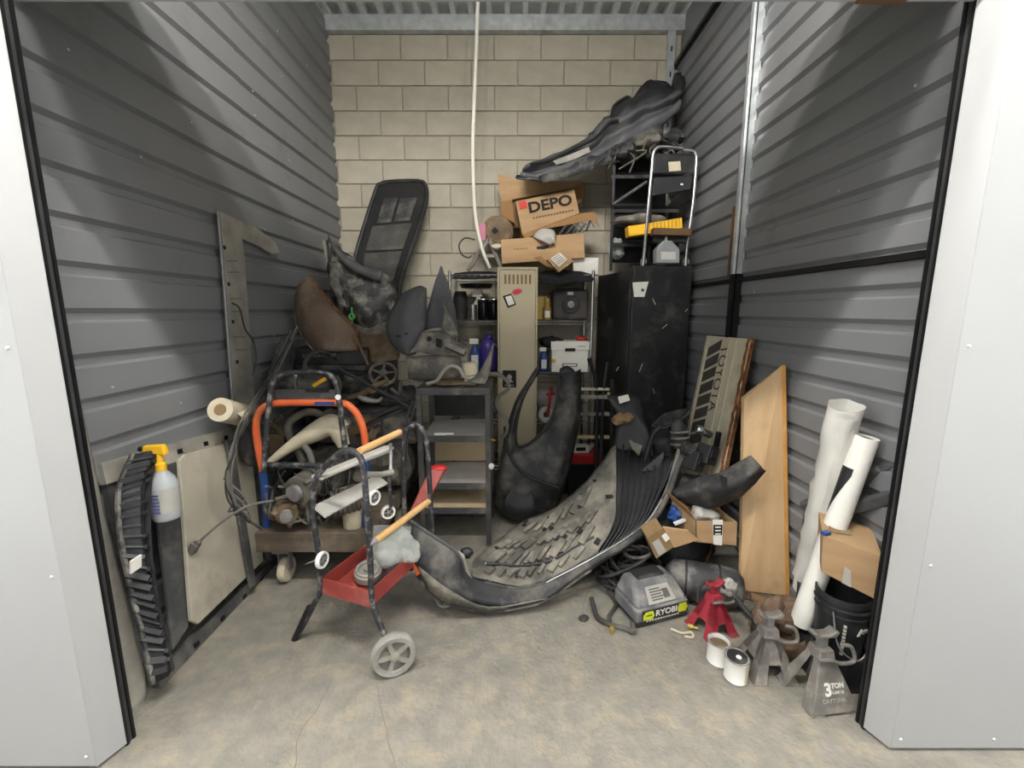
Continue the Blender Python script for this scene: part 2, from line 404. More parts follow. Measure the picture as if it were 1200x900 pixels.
# galvanised beam on top of the block wall and the fluted deck
t4 = MB().span((XL - 0.03, YB - 0.06, ZC - 0.12), (XR + 0.05, YB - 0.055, ZC)).span((XL - 0.03, YB - 0.06, ZC - 0.12), (XR + 0.05, YB + 0.1, ZC - 0.115)).build('trim_4', M['galv']); struct(t4)
mb = MB(); prof = []; x = -3.2
while x < 3.2:
    prof += [(x, ZC + 0.055), (x + 0.085, ZC + 0.055), (x + 0.10, ZC), (x + 0.14, ZC)]; x += 0.152
n = len(prof)
vs = [V(a, y, z) for y in (-1.2, 1.0, 3.0, 4.4) for a, z in prof]
mb.add(vs, [(i * n + j, i * n + j + 1, (i + 1) * n + j + 1, (i + 1) * n + j) for i in range(3) for j in range(n - 1)])
struct(mb.build('ceiling', M['deckmetal'], solid=0.002))
mb = MB(); mb.span((-3.2, -1.2, ZC + 0.07), (3.2, 4.5, ZC + 0.12)); struct(mb.build('ceiling', M['deckmetal']))
mb = MB().bar((XR - 0.03, 2.9, 3.6), (XR - 0.03, YB, 3.6), 0.03, 0.03); struct(mb.build('trim_5', M['trackblack']))
# front (corridor) wall either side of the door opening, header, roll-up door coil, tracks
def front(name, x0, x1, xo, yf):
    s = 1 if x1 > x0 else -1
    mb = MB(); mb.hexa([V(x0, yf, 0.012), V(x1, yf, 0.012), V(x1, yf + 0.03, 0.012), V(x0, yf + 0.03, 0.012)], [V(x0, yf, 3.2), V(x1, yf, 3.2), V(x1, yf + 0.03, 3.2), V(x0, yf + 0.03, 3.2)])
    o = struct(mb.build(name, M['white_paint'], bevel=0.004))
    # angled return that folds in to the door track
    mb = MB(); a0, a1 = V(x0, yf, 0.012), V(xo, yf + 0.078, 0.012); up = V(0, 0, 3.19)
    nn = V(0, 0.02, 0) + V(s * 0.012, 0, 0)
    mb.hexa([a0, a1, a1 + nn, a0 + nn], [a0 + up, a1 + up, a1 + nn + up, a0 + nn + up]).build('return_panel', M['white_paint'], o)
    mb = MB()
    for k, zz in enumerate((0.05, 0.7, 1.4)):
        for xx in (x0 + s * 0.03, x0 + s * 0.35): mb.lathe([(0.006, 0), (0.004, 0.004)], (xx, yf, zz), (0, -1, 0), 8)
    mb.build('screws', M['galv'], o)['kind'] = 'stuff'
    return o
front('wall_front_left', JL - 0.03, -3.2, JL, 1.21); front('wall_front_right', JR + 0.03, 3.2, JR, 1.27)
mb = MB().span((JL - 0.03, 1.24, 2.56), (JR + 0.03, 1.27, 3.2)).span((JL - 0.03, 1.33, 2.345), (JR + 0.03, 1.36, 2.57)).span((JL - 0.03, 1.24, 2.55), (JR + 0.03, 1.36, 2.57)); struct(mb.build('wall_front', M['white_paint']))
mb = MB().span((0.95, 1.335, 2.338), (1.08, 1.36, 2.36)); struct(mb.build('trim_6', M['brown_strip']))
for k, (xo, y0, s) in enumerate(((JL, 1.290, -1), (JR, 1.350, 1))):
    o = MB().span((xo, y0, 0), (xo + s * 0.06, y0 + 0.010, 3.0)).span((xo + s * 0.045, y0, 0), (xo + s * 0.06, y0 + 0.06, 3.0)).span((xo, y0 + 0.026, 0), (xo + s * 0.06, y0 + 0.036, 3.0)).build('trim_%d' % (7 + k), M['trackblack'])
    struct(o)
    MB().span((xo + s * 0.004, y0 + 0.011, 0), (xo + s * 0.03, y0 + 0.025, 3.0)).build('guide', M['trackgrey'], o)
    mb = MB()
    for zz in (0.12, 0.75, 1.3, 1.9): mb.box((xo + s * 0.015, y0 - 0.001, zz), (0.008, 0.004, 0.018))
    mb.build('rivets', M['galv'], o)['kind'] = 'stuff'
d = MB().lathe([(0.2, -1.36), (0.2, 1.36)], (-0.04, 1.65, 2.85), (1, 0, 0), 28).build('door_1', M['wallmetal'], sm=True); struct(d)
mb = MB()
for s in (-1, 1): mb.box((-0.04 + s * 1.39, 1.6, 2.80), (0.01, 0.34, 0.36))
mb.build('bracket', M['galv'], d)
struct(MB().span((-3.2, 0.98, 3.70), (3.2, 1.03, ZC)).span((-3.2, 0.93, 3.70), (3.2, 1.08, 3.71)).build('trim_9', M['galv']))  # unseen beam, added to shade the upper back wall and deck
# corridor: far wall
mb = MB().span((-3.2, -1.62, 0), (3.2, -1.55, 3.2)); struct(mb.build('wall_corridor', M['white_paint']))
# corridor lamp fixtures: middle one inferred, side and door ones added for more light
for x, wh in ((-0.05, 'facing the open unit'), (2.7, 'right along the corridor, added as fill'), (-2.7, 'left along the corridor, added as fill')):
    f = MB().box((x, 0.33, 3.94), (1.26, 0.12, 0.06)).build('corridor_light_fixture', M['white_plastic'])
    tag(f, 'long white strip light under the corridor ceiling ' + wh, 'light', 'corridor strip lights')
tag(MB().box((-0.05, 1.13, 3.72), (1.26, 0.08, 0.03)).build('corridor_light_fixture', M['white_plastic']), 'slim strip light added above the door to brighten the floor in front', 'light', 'corridor strip lights')

# ================================================================== LEFT SIDE
n_fr = V(0.88, 0, 0.14)                         # lean plane of the framed panel against the left wall
def FP(u, v, off=0.0): return PP(u, v, V(-1.43 + off, 2, 0), n_fr)
FN = n_fr.normalized()
# long pale metal trim by the door jamb
mb = MB(); mb.sheet([[P(70, 398, 1.50), P(76, 405, 1.53), P(84, 425, 1.56)], [P(104, 600, 1.46), P(113, 600, 1.50), P(122, 602, 1.54)], [P(140, 790, 1.42), P(152, 786, 1.46), P(165, 770, 1.50)], [P(148, 836, 1.41), P(160, 832, 1.44), P(172, 815, 1.48)]], 4)
tag(mb.build('metal_trim', M['alu_dirty'], solid=0.006, sm=True), 'long pale dirty metal strip leaning beside the left door track', 'metal strip')

# framed panel
fr = thing('framed_panel', 'galvanised framed panel with off-white board leaning on the left wall', 'panel', FP(250, 690))
def frbar(a, b, wd, th, off, m, name):
    A, B = FP(*a, off), FP(*b, off); d = (B - A).normalized(); side = d.cross(FN).normalized()
    mb = MB(); h = side * wd / 2; t = FN * th / 2
    mb.hexa([A - h - t, A + h - t, A + h + t, A - h + t], [B - h - t, B + h - t, B + h + t, B - h + t])
    return mb.build(name, m, fr, bevel=0.002)
for a, b, nm in (((118, 556), (283, 507), 'rail'), ((182, 800), (322, 661), 'rail')):
    r = frbar(a, b, 0.085, 0.03, 0.0, M['alu_dirty' if a[1] < 600 else 'steel_dark'], nm)
    A, B = FP(*a), FP(*b); d = (B - A)
    mb = MB()
    for k in (0.22, 0.42, 0.62, 0.8): mb.bar(A + d * k + FN * 0.015, A + d * (k + 0.035) + FN * 0.015, 0.022, 0.004, FN)
    mb.build('slot', M['trackblack'], r)
frbar((128, 565), (186, 790), 0.05, 0.03, -0.012, M['steel_dark'], 'stile'); frbar((283, 515), (318, 655), 0.05, 0.03, -0.012, M['steel_dark'], 'stile')
mb = MB(); poly = [FP(206, 540, 0.02), FP(213, 533, 0.02), FP(284, 514, 0.02), FP(290, 516, 0.02), FP(305, 658, 0.02), FP(228, 732, 0.02), FP(220, 728, 0.02)]
mb.prism(poly, FN * 0.018); mb.build('board', M['offwhite_board'], fr, bevel=0.003)
mb = MB(); mb.prism([FP(175, 548, 0.005), FP(206, 540, 0.005), FP(218, 735, 0.005), FP(200, 762, 0.005)], FN * 0.01); mb.build('dark_board', M['steel_dark'], fr)
frbar((268, 516), (296, 688), 0.05, 0.014, 0.055, M['steel_dark'], 'strap_plate')

# ribbed black plastic support piece
tr = thing('ribbed_plastic_shield', 'tall ribbed black plastic car shield standing at the left wall by the door', 'car part', FP(180, 800, 0.1))
L = [(152, 533), (136, 574), (138, 630), (149, 686), (162, 737), (176, 802)]; R = [(186, 527), (172, 560), (170, 630), (178, 700), (190, 752), (198, 786)]
rows = []
for a, b in zip(L, R):
    A, B = FP(*a, 0.07), FP(*b, 0.10); rows.append([A, (A + B) / 2 + FN * 0.035, B])
mb = MB(); mb.sheet(rows, 3, 0.004, 20); mb.build('shell', M['black_plastic'], tr, solid=0.006, sm=True)
mb = MB(); rl = smooth([r[0] for r in rows], 5); rm = smooth([r[1] for r in rows], 5); rr = smooth([r[2] for r in rows], 5)
for i in range(1, len(rl) - 1):
    mb.bar(rl[i] + FN * 0.006, rm[i] + FN * 0.006, random.choice([0.008, 0.014, 0.022]), random.uniform(0.014, 0.034), FN)
    if i % 3: mb.bar(rm[i] + FN * 0.006, rm[i] * 0.3 + rr[i] * 0.7 + FN * 0.008, 0.014, 0.024, FN)
mb.build('ribs', M['black_plastic'], tr)['kind'] = 'stuff'
MB().tube([p + FN * 0.012 for p in rr], 0.011, 6).build('edge', M['black_plastic'], tr, sm=True)
MB().tube([p + FN * 0.012 for p in rl], 0.010, 6).build('edge', M['black_scuff'], tr, sm=True)
c = FP(159, 661, 0.155); MB().box(c, (0.006, 0.045, 0.05), Matrix.Rotation(0.15, 3, 'Y')).build('sticker', M['white_paper'], tr)

# spray bottle hooked on the rail
b0 = FP(201, 604, 0.09); b0.y -= 0.02; sb = thing('spray_bottle', 'clear spray bottle with a yellow trigger head hooked on the framed panel', 'spray bottle', b0)
def bz(v): return FP(201, v, 0.09).z
zb, zs, zn, zt = bz(604), bz(560), bz(541), bz(507)
H = zs - zb
MB().lathe([(0.045, 0), (0.052, 0.012), (0.052, H * 0.45), (0.049, H * 0.52), (0.052, H * 0.6), (0.052, H), (0.042, H + 0.03), (0.017, zn - zb), (0.016, zn - zb + 0.02)], b0, n=22).build('bottle', M['bottle_plastic'], sb, sm=True)
MB().lathe([(0.0532, H * 0.25), (0.0532, H * 0.96)], b0, n=22, cap=False).build('print', M['silver_label'], sb, sm=True)
for k in range(6): MB().bar(b0 + V(-0.02, -0.055, H * (0.32 + 0.1 * k)), b0 + V(0.02, -0.055, H * (0.32 + 0.1 * k)), 0.004, 0.004).build('print_line', M['print_blue'], sb)
nk = b0 + V(0, 0, zn - zb)
hd = MB().lathe([(0.02, 0.0), (0.021, 0.028), (0.014, 0.034), (0.014, 0.07)], nk, n=14).build('collar', M['yellow'], sb, sm=True)
top = nk + V(0, 0, 0.085)
mb = MB(); mb.hexa([top + V(-0.06, -0.014, -0.012), top + V(0.035, -0.014, -0.02), top + V(0.035, 0.014, -0.02), top + V(-0.06, 0.014, -0.012)], [top + V(-0.055, -0.012, 0.02), top + V(0.028, -0.012, 0.024), top + V(0.028, 0.012, 0.024), top + V(-0.055, 0.012, 0.02)])
mb.build('trigger_head', M['yellow'], sb, bevel=0.006)
MB().tube([top + V(-0.03, 0, -0.01), top + V(-0.045, 0, -0.035), top + V(-0.04, 0, -0.062)], 0.006, 6, sm=4).build('trigger', M['yellow'], sb, sm=True)
MB().lathe([(0.009, 0), (0.011, 0.018)], top + V(-0.058, 0, 0.004), (-1, 0, 0), 10).build('nozzle', M['trackblack'], sb)

# paper roll on the rail
a, b = P(258, 480, 2.10), P(287, 487, 2.34); ax = (b - a).normalized()
pr = thing('paper_roll', 'small cream roll of paper lying on the framed panel rail', 'paper roll', a - V(0, 0, 0.06))
MB().lathe([(0.025, 0.002), (0.06, 0), (0.06, (b - a).length), (0.025, (b - a).length)], a, ax, 22).build('roll', M['cream'], pr, sm=True)
MB().lathe([(0.028, -0.002), (0.028, 0.01), (0.018, 0.008), (0.018, -0.001)], a, ax, 16).build('core', M['cardboard_dark'], pr, sm=True)
MB().sheet([[a + V(0.05, 0.05, -0.03), a + V(0.05, 0.12, -0.03)], [a + V(0.075, 0.05, -0.06), a + V(0.075, 0.12, -0.06)], [a + V(0.06, 0.04, -0.1), a + V(0.065, 0.1, -0.1)]], 3).build('loose_end', M['cream'], pr, solid=0.002)

# tall sheet-metal rail shaped like an upside-down L
XW = -1.565
def W(u, v, o=0.0): return PX(u, v, XW + o)
ch = thing('sheet_metal_rail', 'tall grey sheet-metal rail with a side arm leaning on the left wall', 'metal rail', W(284, 490))
outl = [(255, 248), (300, 268), (320, 284), (326, 296), (316, 298), (300, 288), (281, 280), (284, 300), (297, 480), (299, 505), (276, 505), (273, 480), (262, 330)]
MB().prism([W(*p) for p in outl], (0.014, 0, 0)).build('rail', M['steel_dark'] if False else M['alu_dirty'], ch, bevel=0.002)
MB().tube([W(255, 248, 0.014), W(262, 330, 0.014), W(273, 480, 0.014), W(276, 505, 0.014)], 0.007, 6).build('flange', M['steel'], ch)
mb = MB()
for p in ((263, 290), (268, 333), (273, 377), (278, 424)): mb.lathe([(0.012, 0), (0.010, 0.003)], W(*p, 0.0155), (1, 0, 0), 10)
mb.build('bolt_holes', M['ink'], ch)
mb = MB()
for v in (306, 319, 350, 365, 395, 410): mb.bar(W(266 + (v - 306) * 0.09, v, 0.015), W(279 + (v - 306) * 0.09, v, 0.015), 0.004, 0.003, (1, 0, 0))
mb.build('creases', M['ink_grey'], ch)
tag(MB().tube([W(272, 355, 0.03), W(281, 362, 0.05), W(287, 385, 0.06), W(297, 400, 0.08), W(300, 420, 0.1), W(296, 440, 0.1)], 0.005, 6, sm=5).build('short_wire', M['cable'], sm=True), 'short dark wire hanging on the sheet-metal rail', 'wire')

# cable bundle with plug hanging down over the framed panel
cb = thing('cable_bundle', 'bundle of thin grey cables with a plug hanging over the framed panel', 'cable', P(262, 640, 2.0))
base = [(345, 385, 2.45), (322, 430, 2.35), (298, 475, 2.2), (283, 500, 2.1), (272, 530, 2.0), (268, 560, 1.97), (272, 590, 1.97)]
for k in range(6):
    pth = [P(u + random.uniform(-4, 4), v + random.uniform(-4, 4), Y - 0.02 * random.random()) for u, v, Y in base]
    pth += [P(268 + 8 * k, 600 + 4 * k, 1.97), P(285 + 6 * random.random(), 585 + 5 * k, 1.98), P(262 + 5 * k, 560 + 9 * k, 1.97)]
    MB().tube(pth, 0.0045, 5, sm=5).build('cable', M['cable'] if k % 2 else M['cable_grey'], cb, sm=True)
MB().tube([P(345, 385, 2.46), P(305, 465, 2.3), P(280, 512, 2.12)], 0.013, 6, sm=4).build('cable', M['cable'], cb, sm=True)
MB().tube([P(320, 587, 2.0), P(300, 590, 1.95), P(280, 598, 1.9), P(255, 616, 1.86), P(232, 636, 1.83)], 0.006, 6, sm=4).build('cable', M['cable_grey'], cb, sm=True)
c = P(227, 642, 1.82); MB().box(c, (0.035, 0.03, 0.055), Matrix.Rotation(0.6, 3, 'Y')).box(c + V(0.02, 0, 0.02), (0.02, 0.02, 0.03), Matrix.Rotation(0.6, 3, 'Y')).build('plug', M['cable_grey'], cb, bevel=0.004)

# ------------------------------------------------------------------ platform dolly with blue and orange handle
DY = 2.20
dl = thing('platform_dolly', 'platform dolly with blue posts and an orange top bar carrying engine parts', 'dolly', P(400, 690, 2.5))
dl.location.z = 0
zt_, zb_ = 0.345, 0.235
for k in range(5):
    x0 = -1.36; y0 = 2.13 + 0.175 * k
    MB().span((x0, y0, zb_), (-0.74, y0 + 0.165, zt_ - 0.003 * (k % 2))).build('plank', M['wood_dark'], dl, bevel=0.004)
MB().span((-1.30, 2.2, 0.20), (-1.24, 2.95, zb_)).span((-0.82, 2.2, 0.20), (-0.76, 2.95, zb_)).build('under_rail', M['wood_dark'], dl)
for x in (-1.27, -0.79):
    for y in (2.24, 2.86):
        cs = MB().box((x, y, 0.195), (0.09, 0.1, 0.012)).span((x - 0.032, y - 0.02, 0.07), (x - 0.026, y + 0.02, 0.19)).span((x + 0.026, y - 0.02, 0.07), (x + 0.032, y + 0.02, 0.19)).build('caster', M['steel'], dl)
        MB().lathe([(0.03, -0.022), (0.066, -0.020), (0.07, -0.01), (0.07, 0.01), (0.066, 0.020), (0.03, 0.022)], (x, y, 0.071), (1, 0, 0), 22).build('caster_wheel', M['cream'], cs, sm=True)
lp = PL([(313, 624), (312, 590), (308, 552)], DY); rp = PL([(428, 624), (430, 575), (428, 520)], DY)
MB().tube(lp, 0.021, 12, sm=4).build('post', M['blue_paint'], dl, sm=True); MB().tube(rp, 0.017, 12, sm=4).build('post', M['blue_paint'], dl, sm=True)
MB().tube(PL([(308, 552), (302, 520), (300, 500), (303, 484), (314, 475), (330, 472), (395, 472), (412, 478), (422, 492), (427, 510), (428, 520)], DY), 0.019, 12, sm=4).build('top_bar', M['orange_paint'], dl, sm=True)
c = P(382, 472, DY) + V(0, -0.021, 0); MB().box(c, (0.10, 0.003, 0.018)).build('blue_print', M['blue_paint'], dl)
MB().tube(PL([(312, 545), (395, 546), (429, 546)], DY), 0.016, 10).build('cross_bar', M['tube_black'], dl, sm=True)
MB().tube(PL([(309, 553), (312, 510), (316, 468), (321, 447), (334, 438), (357, 436), (380, 437), (392, 445), (397, 465), (401, 500), (407, 543)], DY - 0.05), 0.014, 10, sm=4).build('upper_frame', M['tube_black'], dl, sm=True)
c = P(358, 462, DY); MB().box(c, (0.34, 0.012, 0.05)).build('plate', M['steel_dark'], dl, bevel=0.003)
MB().box(P(372, 458, DY - 0.008), (0.12, 0.004, 0.014)).build('plate_slot', M['ink'], dl)
MB().lathe([(0.012, 0), (0.014, 0.012)], P(397, 465, DY - 0.07), (0, -1, 0), 10).build('bolt', M['white_plastic'], dl)

# engine parts on the dolly
def junk(name, mb, m, label, cat='car part', group=None, **kw):
    return tag(mb.build(name, m, **kw), label, cat, group)
junk('intake_duct', MB().tube(PL([(314, 543, 2.30), (335, 527, 2.32), (352, 516, 2.33), (370, 506, 2.34), (388, 498, 2.34), (402, 506, 2.34)], 0), [0.018, 0.028, 0.04, 0.055, 0.062, 0.058], 12, sm=4).tube(PL([(396, 505, 2.33), (403, 522, 2.33)], 0), [0.05, 0.035], 10), M['cream'], 'dirty cream intake duct lying across the dolly handle', sm=True)
junk('radiator_hose', MB().tube(PL([(360, 552, 2.36), (350, 530, 2.37), (340, 512, 2.38), (338, 498, 2.4), (348, 488, 2.42), (366, 483, 2.44), (392, 494, 2.46), (402, 506, 2.48)], 0), 0.022, 10, sm=5), M['engine'], 'thick grey bent radiator hose behind the orange bar', sm=True)
junk('elbow_hose', MB().tube(PL([(356, 522, 2.29), (362, 530, 2.28), (366, 545, 2.27), (363, 556, 2.26)], 0), 0.018, 10, sm=5), M['cable_grey'], 'short grey elbow hose hooked over the cream duct', sm=True)
junk('brown_case', MB().hexa(PL([(312, 535), (333, 535)], 2.42) + PL([(335, 533), (316, 533)], 2.6), PL([(312, 508), (333, 511)], 2.42) + PL([(335, 509), (316, 507)], 2.6)), M['engine_brown'], 'brown metal case behind the left blue post', bevel=0.006)
junk('branch_pipe', MB().tube(PL([(312, 492, 2.5), (322, 500, 2.5), (334, 512, 2.5)], 0), 0.02, 8, sm=3).tube(PL([(330, 488, 2.5), (320, 498, 2.5)], 0), 0.014, 8), M['engine_brown'], 'brown branched pipe under the orange bar left end', sm=True)
# stacked engine blocks under the handle
def alternator(c, ax, r, l, label, m='engine'):
    c = Vector(c); ax = Vector(ax).normalized()
    t = thing('alternator', label, 'car part', c - V(0, 0, r), 'alternators on the dolly')
    pr = [(r * 0.5, 0), (r * 0.95, 0.004)]
    for i in range(6): q = l * (i + 0.5) / 6; pr += [(r, q - l * 0.04), (r, q + l * 0.03), (r * 0.9, q + l * 0.035), (r * 0.9, q + l * 0.09)]
    pr += [(r * 0.9, l), (r * 0.5, l + 0.004)]
    MB().lathe(pr, c, ax, 18).build('body', M[m], t, sm=True)
    MB().lathe([(r * 0.15, 0), (r * 0.55, -0.004), (r * 0.55, -0.012), (r * 0.45, -0.018), (r * 0.55, -0.024), (r * 0.55, -0.03), (r * 0.15, -0.034)], c, ax, 18).build('pulley', M['steel'], t, sm=True)
    for g in range(3):
        a = ax.orthogonal().normalized(); b = ax.cross(a); q = g * 2.1
        p = c + (a * math.cos(q) + b * math.sin(q)) * r
        MB().bar(p, p + ax * l, 0.02, 0.02, a).build('lug', M[m], t)
    return t
alternator(P(348, 576, 2.08), (0.3, 1, 0.1), 0.075, 0.15, 'ribbed alternator with pulley just under the grey crossbar')
alternator(P(336, 603, 2.10), (-0.4, 1, 0.0), 0.055, 0.13, 'ribbed alternator resting low on the dolly planks', 'engine_brown')
alternator(P(388, 592, 2.14), (0.9, 0.5, 0.1), 0.07, 0.14, 'ribbed alternator lying behind the pale cart slats')
for i, (u, v, Y, r) in enumerate(((324, 596, 2.2, 0.052), (372, 604, 2.24, 0.06))):
    c = P(u, v, Y); t = thing('pulley_wheel', ['small spoked pulley beside the left blue post', 'small spoked pulley low between the cart tubes'][i], 'car part', c - V(0, 0, r))
    MB().ring(c, (0.4, -1, 0.2), r, 0.012).build('rim', M['engine'], t, sm=True); MB().lathe([(0.018, -0.01), (0.018, 0.015)], c, (0.4, -1, 0.2), 12).build('hub', M['steel'], t)
    ax = V(0.4, -1, 0.2).normalized(); a = ax.orthogonal().normalized(); b = ax.cross(a)
    for k in range(5):
        q = k * 1.2566; MB().bar(c, c + (a * math.cos(q) + b * math.sin(q)) * r, 0.012, 0.008, ax).build('spoke', M['engine'], t)
for i in range(3):
    c = V(-1.15 + 0.19 * i, 2.62 + 0.05 * i, zt_ + 0.175)
    t = MB().blob(c, (0.13, 0.15, 0.14), 0.35, 9, 14, 10, sq=0.6); t.box(c + V(0, -0.1, 0.06), (0.1, 0.08, 0.05), 0.4).lathe([(0.04, 0), (0.035, 0.09)], c + V(0.03, -0.12, 0), (0.2, -1, 0.1), 12)
    junk('engine_casting', t, M['engine'], ['dirty engine casting behind the left blue post', 'dirty engine casting in the middle of the dolly', 'dirty engine casting behind the right blue post'][i], group='engine castings on the dolly', sm=True)
for i in range(3):
    c = V(-1.12 + 0.2 * i, 2.74, zt_ + 0.42)
    t = MB().blob(c, (0.13, 0.13, 0.10), 0.35, 9, 14, 10, sq=0.6)
    junk('engine_housing', t, M['engine_brown' if i == 1 else 'engine'], ['upper grey housing left under the orange bar', 'upper brown housing under the middle of the orange bar', 'upper grey housing right under the orange bar'][i], group='housings stacked on the castings', sm=True)
# wiring harness loops
for h, (u0, u1, v0, v1, Y, m, lb) in enumerate(((316, 410, 548, 612, 2.15, 'cable', 'tangle of black wiring harness hanging on the grey crossbar'), (320, 405, 552, 615, 2.17, 'rubber', 'tangle of dark hoses and wires in front of the alternators'), (312, 360, 570, 620, 2.14, 'engine', 'dusty loop of hoses beside the left blue post'))):
    hs = thing('wiring_harness', lb, 'wires', P((u0 + u1) / 2, v1, Y))
    for k in range(4):
        pth = []; uu, vv = random.uniform(u0, u1), v0
        for q in range(7):
            uu = min(u1, max(u0, uu + random.uniform(-24, 24))); vv = v0 + (v1 - v0) * random.random() if q else v0
            pth.append(P(uu, vv, Y + random.uniform(-0.03, 0.05)))
        MB().tube(pth, random.choice([0.003, 0.004, 0.007]), 5, sm=5).build('wire', M[m], hs, sm=True)
junk('blower_hose', MB().tube(PL([(325, 585, 2.12), (340, 580, 2.1), (360, 572, 2.08), (378, 560, 2.06), (390, 550, 2.06)], 0), 0.011, 8, sm=5), M['cable_grey'], 'pale grey hose sloping across the alternators', sm=True)
junk('white_jug', MB().lathe([(0.05, 0), (0.055, 0.01), (0.055, 0.12), (0.045, 0.15), (0.02, 0.17), (0.02, 0.19)], P(415, 618, 2.22), n=16), M['cream'], 'dirty white jug on the dolly behind the cart tube', 'jug', sm=True)
junk('black_bag', MB().blob(P(294, 520, 2.28), (0.055, 0.07, 0.12), 0.3, 12), M['black_dusty'], 'limp black bag hanging left of the orange bar', 'bag', sm=True)

# ------------------------------------------------------------------ red tray cart with dowel handles
A0 = V(-0.505, 1.60, 0); AF = V(-1.0, 1.79, 0); dirA = (AF - A0).normalized(); offB = V(-dirA.y * -1, 0, 0)
perp = V(0.358, 0.934, 0); nA = V(-dirA.y, dirA.x, 0)
B0 = A0 + perp * 0.45
def CA(u, v): return PP(u, v, A0, nA)
def CB(u, v): return PP(u, v, B0, nA)
ct = thing('utility_cart', 'folding cart with black tube frame, wooden handles, red tray and big grey wheel', 'cart', (A0 + AF) / 2)
pa = [CA(*p) for p in ((452, 748), (437, 708), (434, 660), (428, 570), (424, 540), (414, 529), (400, 530), (380, 548), (368, 568), (367, 605), (373, 645), (376, 688), (368, 708), (346, 750))]
MB().tube(pa, 0.0125, 10, sm=5).build('frame_tube', M['tube_black'], ct, sm=True)
MB().tube([CA(363, 712), CA(345, 751)], 0.016, 10).build('foot_grip', M['rubber'], ct, sm=True)
pb = [CB(*p) for p in ((508, 640), (506, 615), (503, 560), (500, 518), (494, 502), (486, 497), (478, 503), (474, 520), (473, 560), (474, 600), (478, 640), (482, 668))]
MB().tube(pb, 0.0125, 10, sm=5).build('frame_tube', M['tube_black'], ct, sm=True)
def dowel(a, b, m='dowel', r=0.015): MB().tube([a, b], r, 12).build('handle', M[m], ct, sm=True)
a, b = CA(421, 529), CB(486, 498); dowel(a, a.lerp(b, 0.68)); MB().tube([a.lerp(b, 0.66), b], 0.011, 10).build('handle_rod', M['tube_black'], ct, sm=True)
a, b = CA(440, 634), CB(503, 587); dowel(a, b); MB().lathe([(0.014, 0), (0.004, 0.03)], a, a - b, 10).build('handle_tip', M['steel'], ct)
# pale slats
def slat(p, q, r, s):
    mb = MB(); mb.prism([p, q, r, s], (0, 0, 0.008)); mb.build('slat', M['shelf_light'], ct, bevel=0.002)
f = CA; g = CB
slat(CA(372, 556), CA(372, 562), CA(372, 562).lerp(CB(458, 530), 0.98), CA(372, 556).lerp(CB(458, 522), 0.98))
MB().bar(CA(371, 560), CB(456, 524), 0.06, 0.010).build('slat', M['shelf_light'], ct); MB().bar(CA(374, 600), CB(448, 562), 0.075, 0.010, (0.3, -0.5, 0.8)).build('slat', M['shelf_light'], ct)
MB().tube([CA(426, 556), P(446, 556, 1.75), P(460, 553, 1.8)], 0.012, 8).build('side_arm', M['alu_dirty'], ct, sm=True)
MB().tube([P(458, 520, 1.9), P(458, 553, 1.8)], 0.008, 8).build('side_arm', M['steel'], ct, sm=True)
MB().tube([P(456, 553, 1.85), P(458, 595, 1.85)], 0.008, 8).build('side_arm', M['tube_black'], ct, sm=True)
def cwheel(c, ax, r, wdt, nm, big=False):
    c = Vector(c); ax = Vector(ax).normalized(); h = wdt / 2
    t = MB().lathe([(r * 0.70, -h * 0.5), (r * 0.72, -h * 0.9), (r * 0.93, -h), (r, -h * 0.5), (r, h * 0.5), (r * 0.93, h), (r * 0.72, h * 0.9), (r * 0.70, h * 0.5)], c, ax, 30, cap=False)
    o = t.build(nm, M['wheel_grey' if big else 'white_plastic'], ct, sm=True)
    if big: MB().lathe([(r * 0.72, -h * 0.3), (r * 0.72, h * 0.3)], c, ax, 30).build('disc', M['grey_stand'], o, sm=True)
    MB().lathe([(r * 0.12, -h * 1.1), (r * 0.22, -h * 0.9), (r * 0.22, h * 0.9), (r * 0.12, h * 1.1)], c, ax, 16).build('hub', M['alu_dirty' if big else 'steel'], o, sm=True)
    a = V(0, 0, 1); a = (a - ax * a.dot(ax)).normalized(); b = ax.cross(a)
    for k in range(5):
        q = k * 1.2566 + 0.3; d = a * math.cos(q) + b * math.sin(q)
        MB().bar(c + d * r * 0.18, c + d * r * 0.72, r * 0.2, wdt * 0.8, ax).build('spoke', M['alu_dirty' if big else 'steel'], o)
    return o
wc = V(*CA(459, 769)); wc.z = 0.092
cwheel(wc + V(0.01, 0, 0), V(0.42, -1, 0.02), 0.092, 0.045, 'wheel', True)
wc2 = wc + perp * 0.45; wc2.z = 0.055; cwheel(wc2, V(0.42, -1, 0), 0.055, 0.035, 'small_wheel', True)
cwheel(CA(377, 653) + V(0.01, -0.02, 0), V(1, -0.25, 0), 0.036, 0.02, 'caster'); cwheel(P(438, 583, 1.70), V(1, -0.5, 0), 0.032, 0.02, 'caster'); cwheel(P(455, 600, 1.86), V(0.6, -1, 0), 0.032, 0.02, 'caster')
MB().lathe([(0.006, 0), (0.001, 0.05)], CA(372, 656), V(-1, -0.4, -0.2), 8).build('bolt', M['steel'], ct)
# tray
zT = CA(436, 712).z; zt1 = zT + 0.07
q0, q1 = CA(434, 712), CA(378, 690); q0.z = zT; q1.z = zT; dd = perp * 0.47
q2, q3 = q1 + dd, q0 + dd
mb = MB(); mb.prism([q0, q1, q2, q3], (0, 0, 0.005))
tray = mb.build('tray', M['red_paint'], ct)
for a, b in ((q0, q1), (q1, q2), (q2, q3), (q3, q0)): MB().bar(a + V(0, 0, 0.036), b + V(0, 0, 0.036), 0.005, 0.075).build('tray_wall', M['red_paint'], tray)
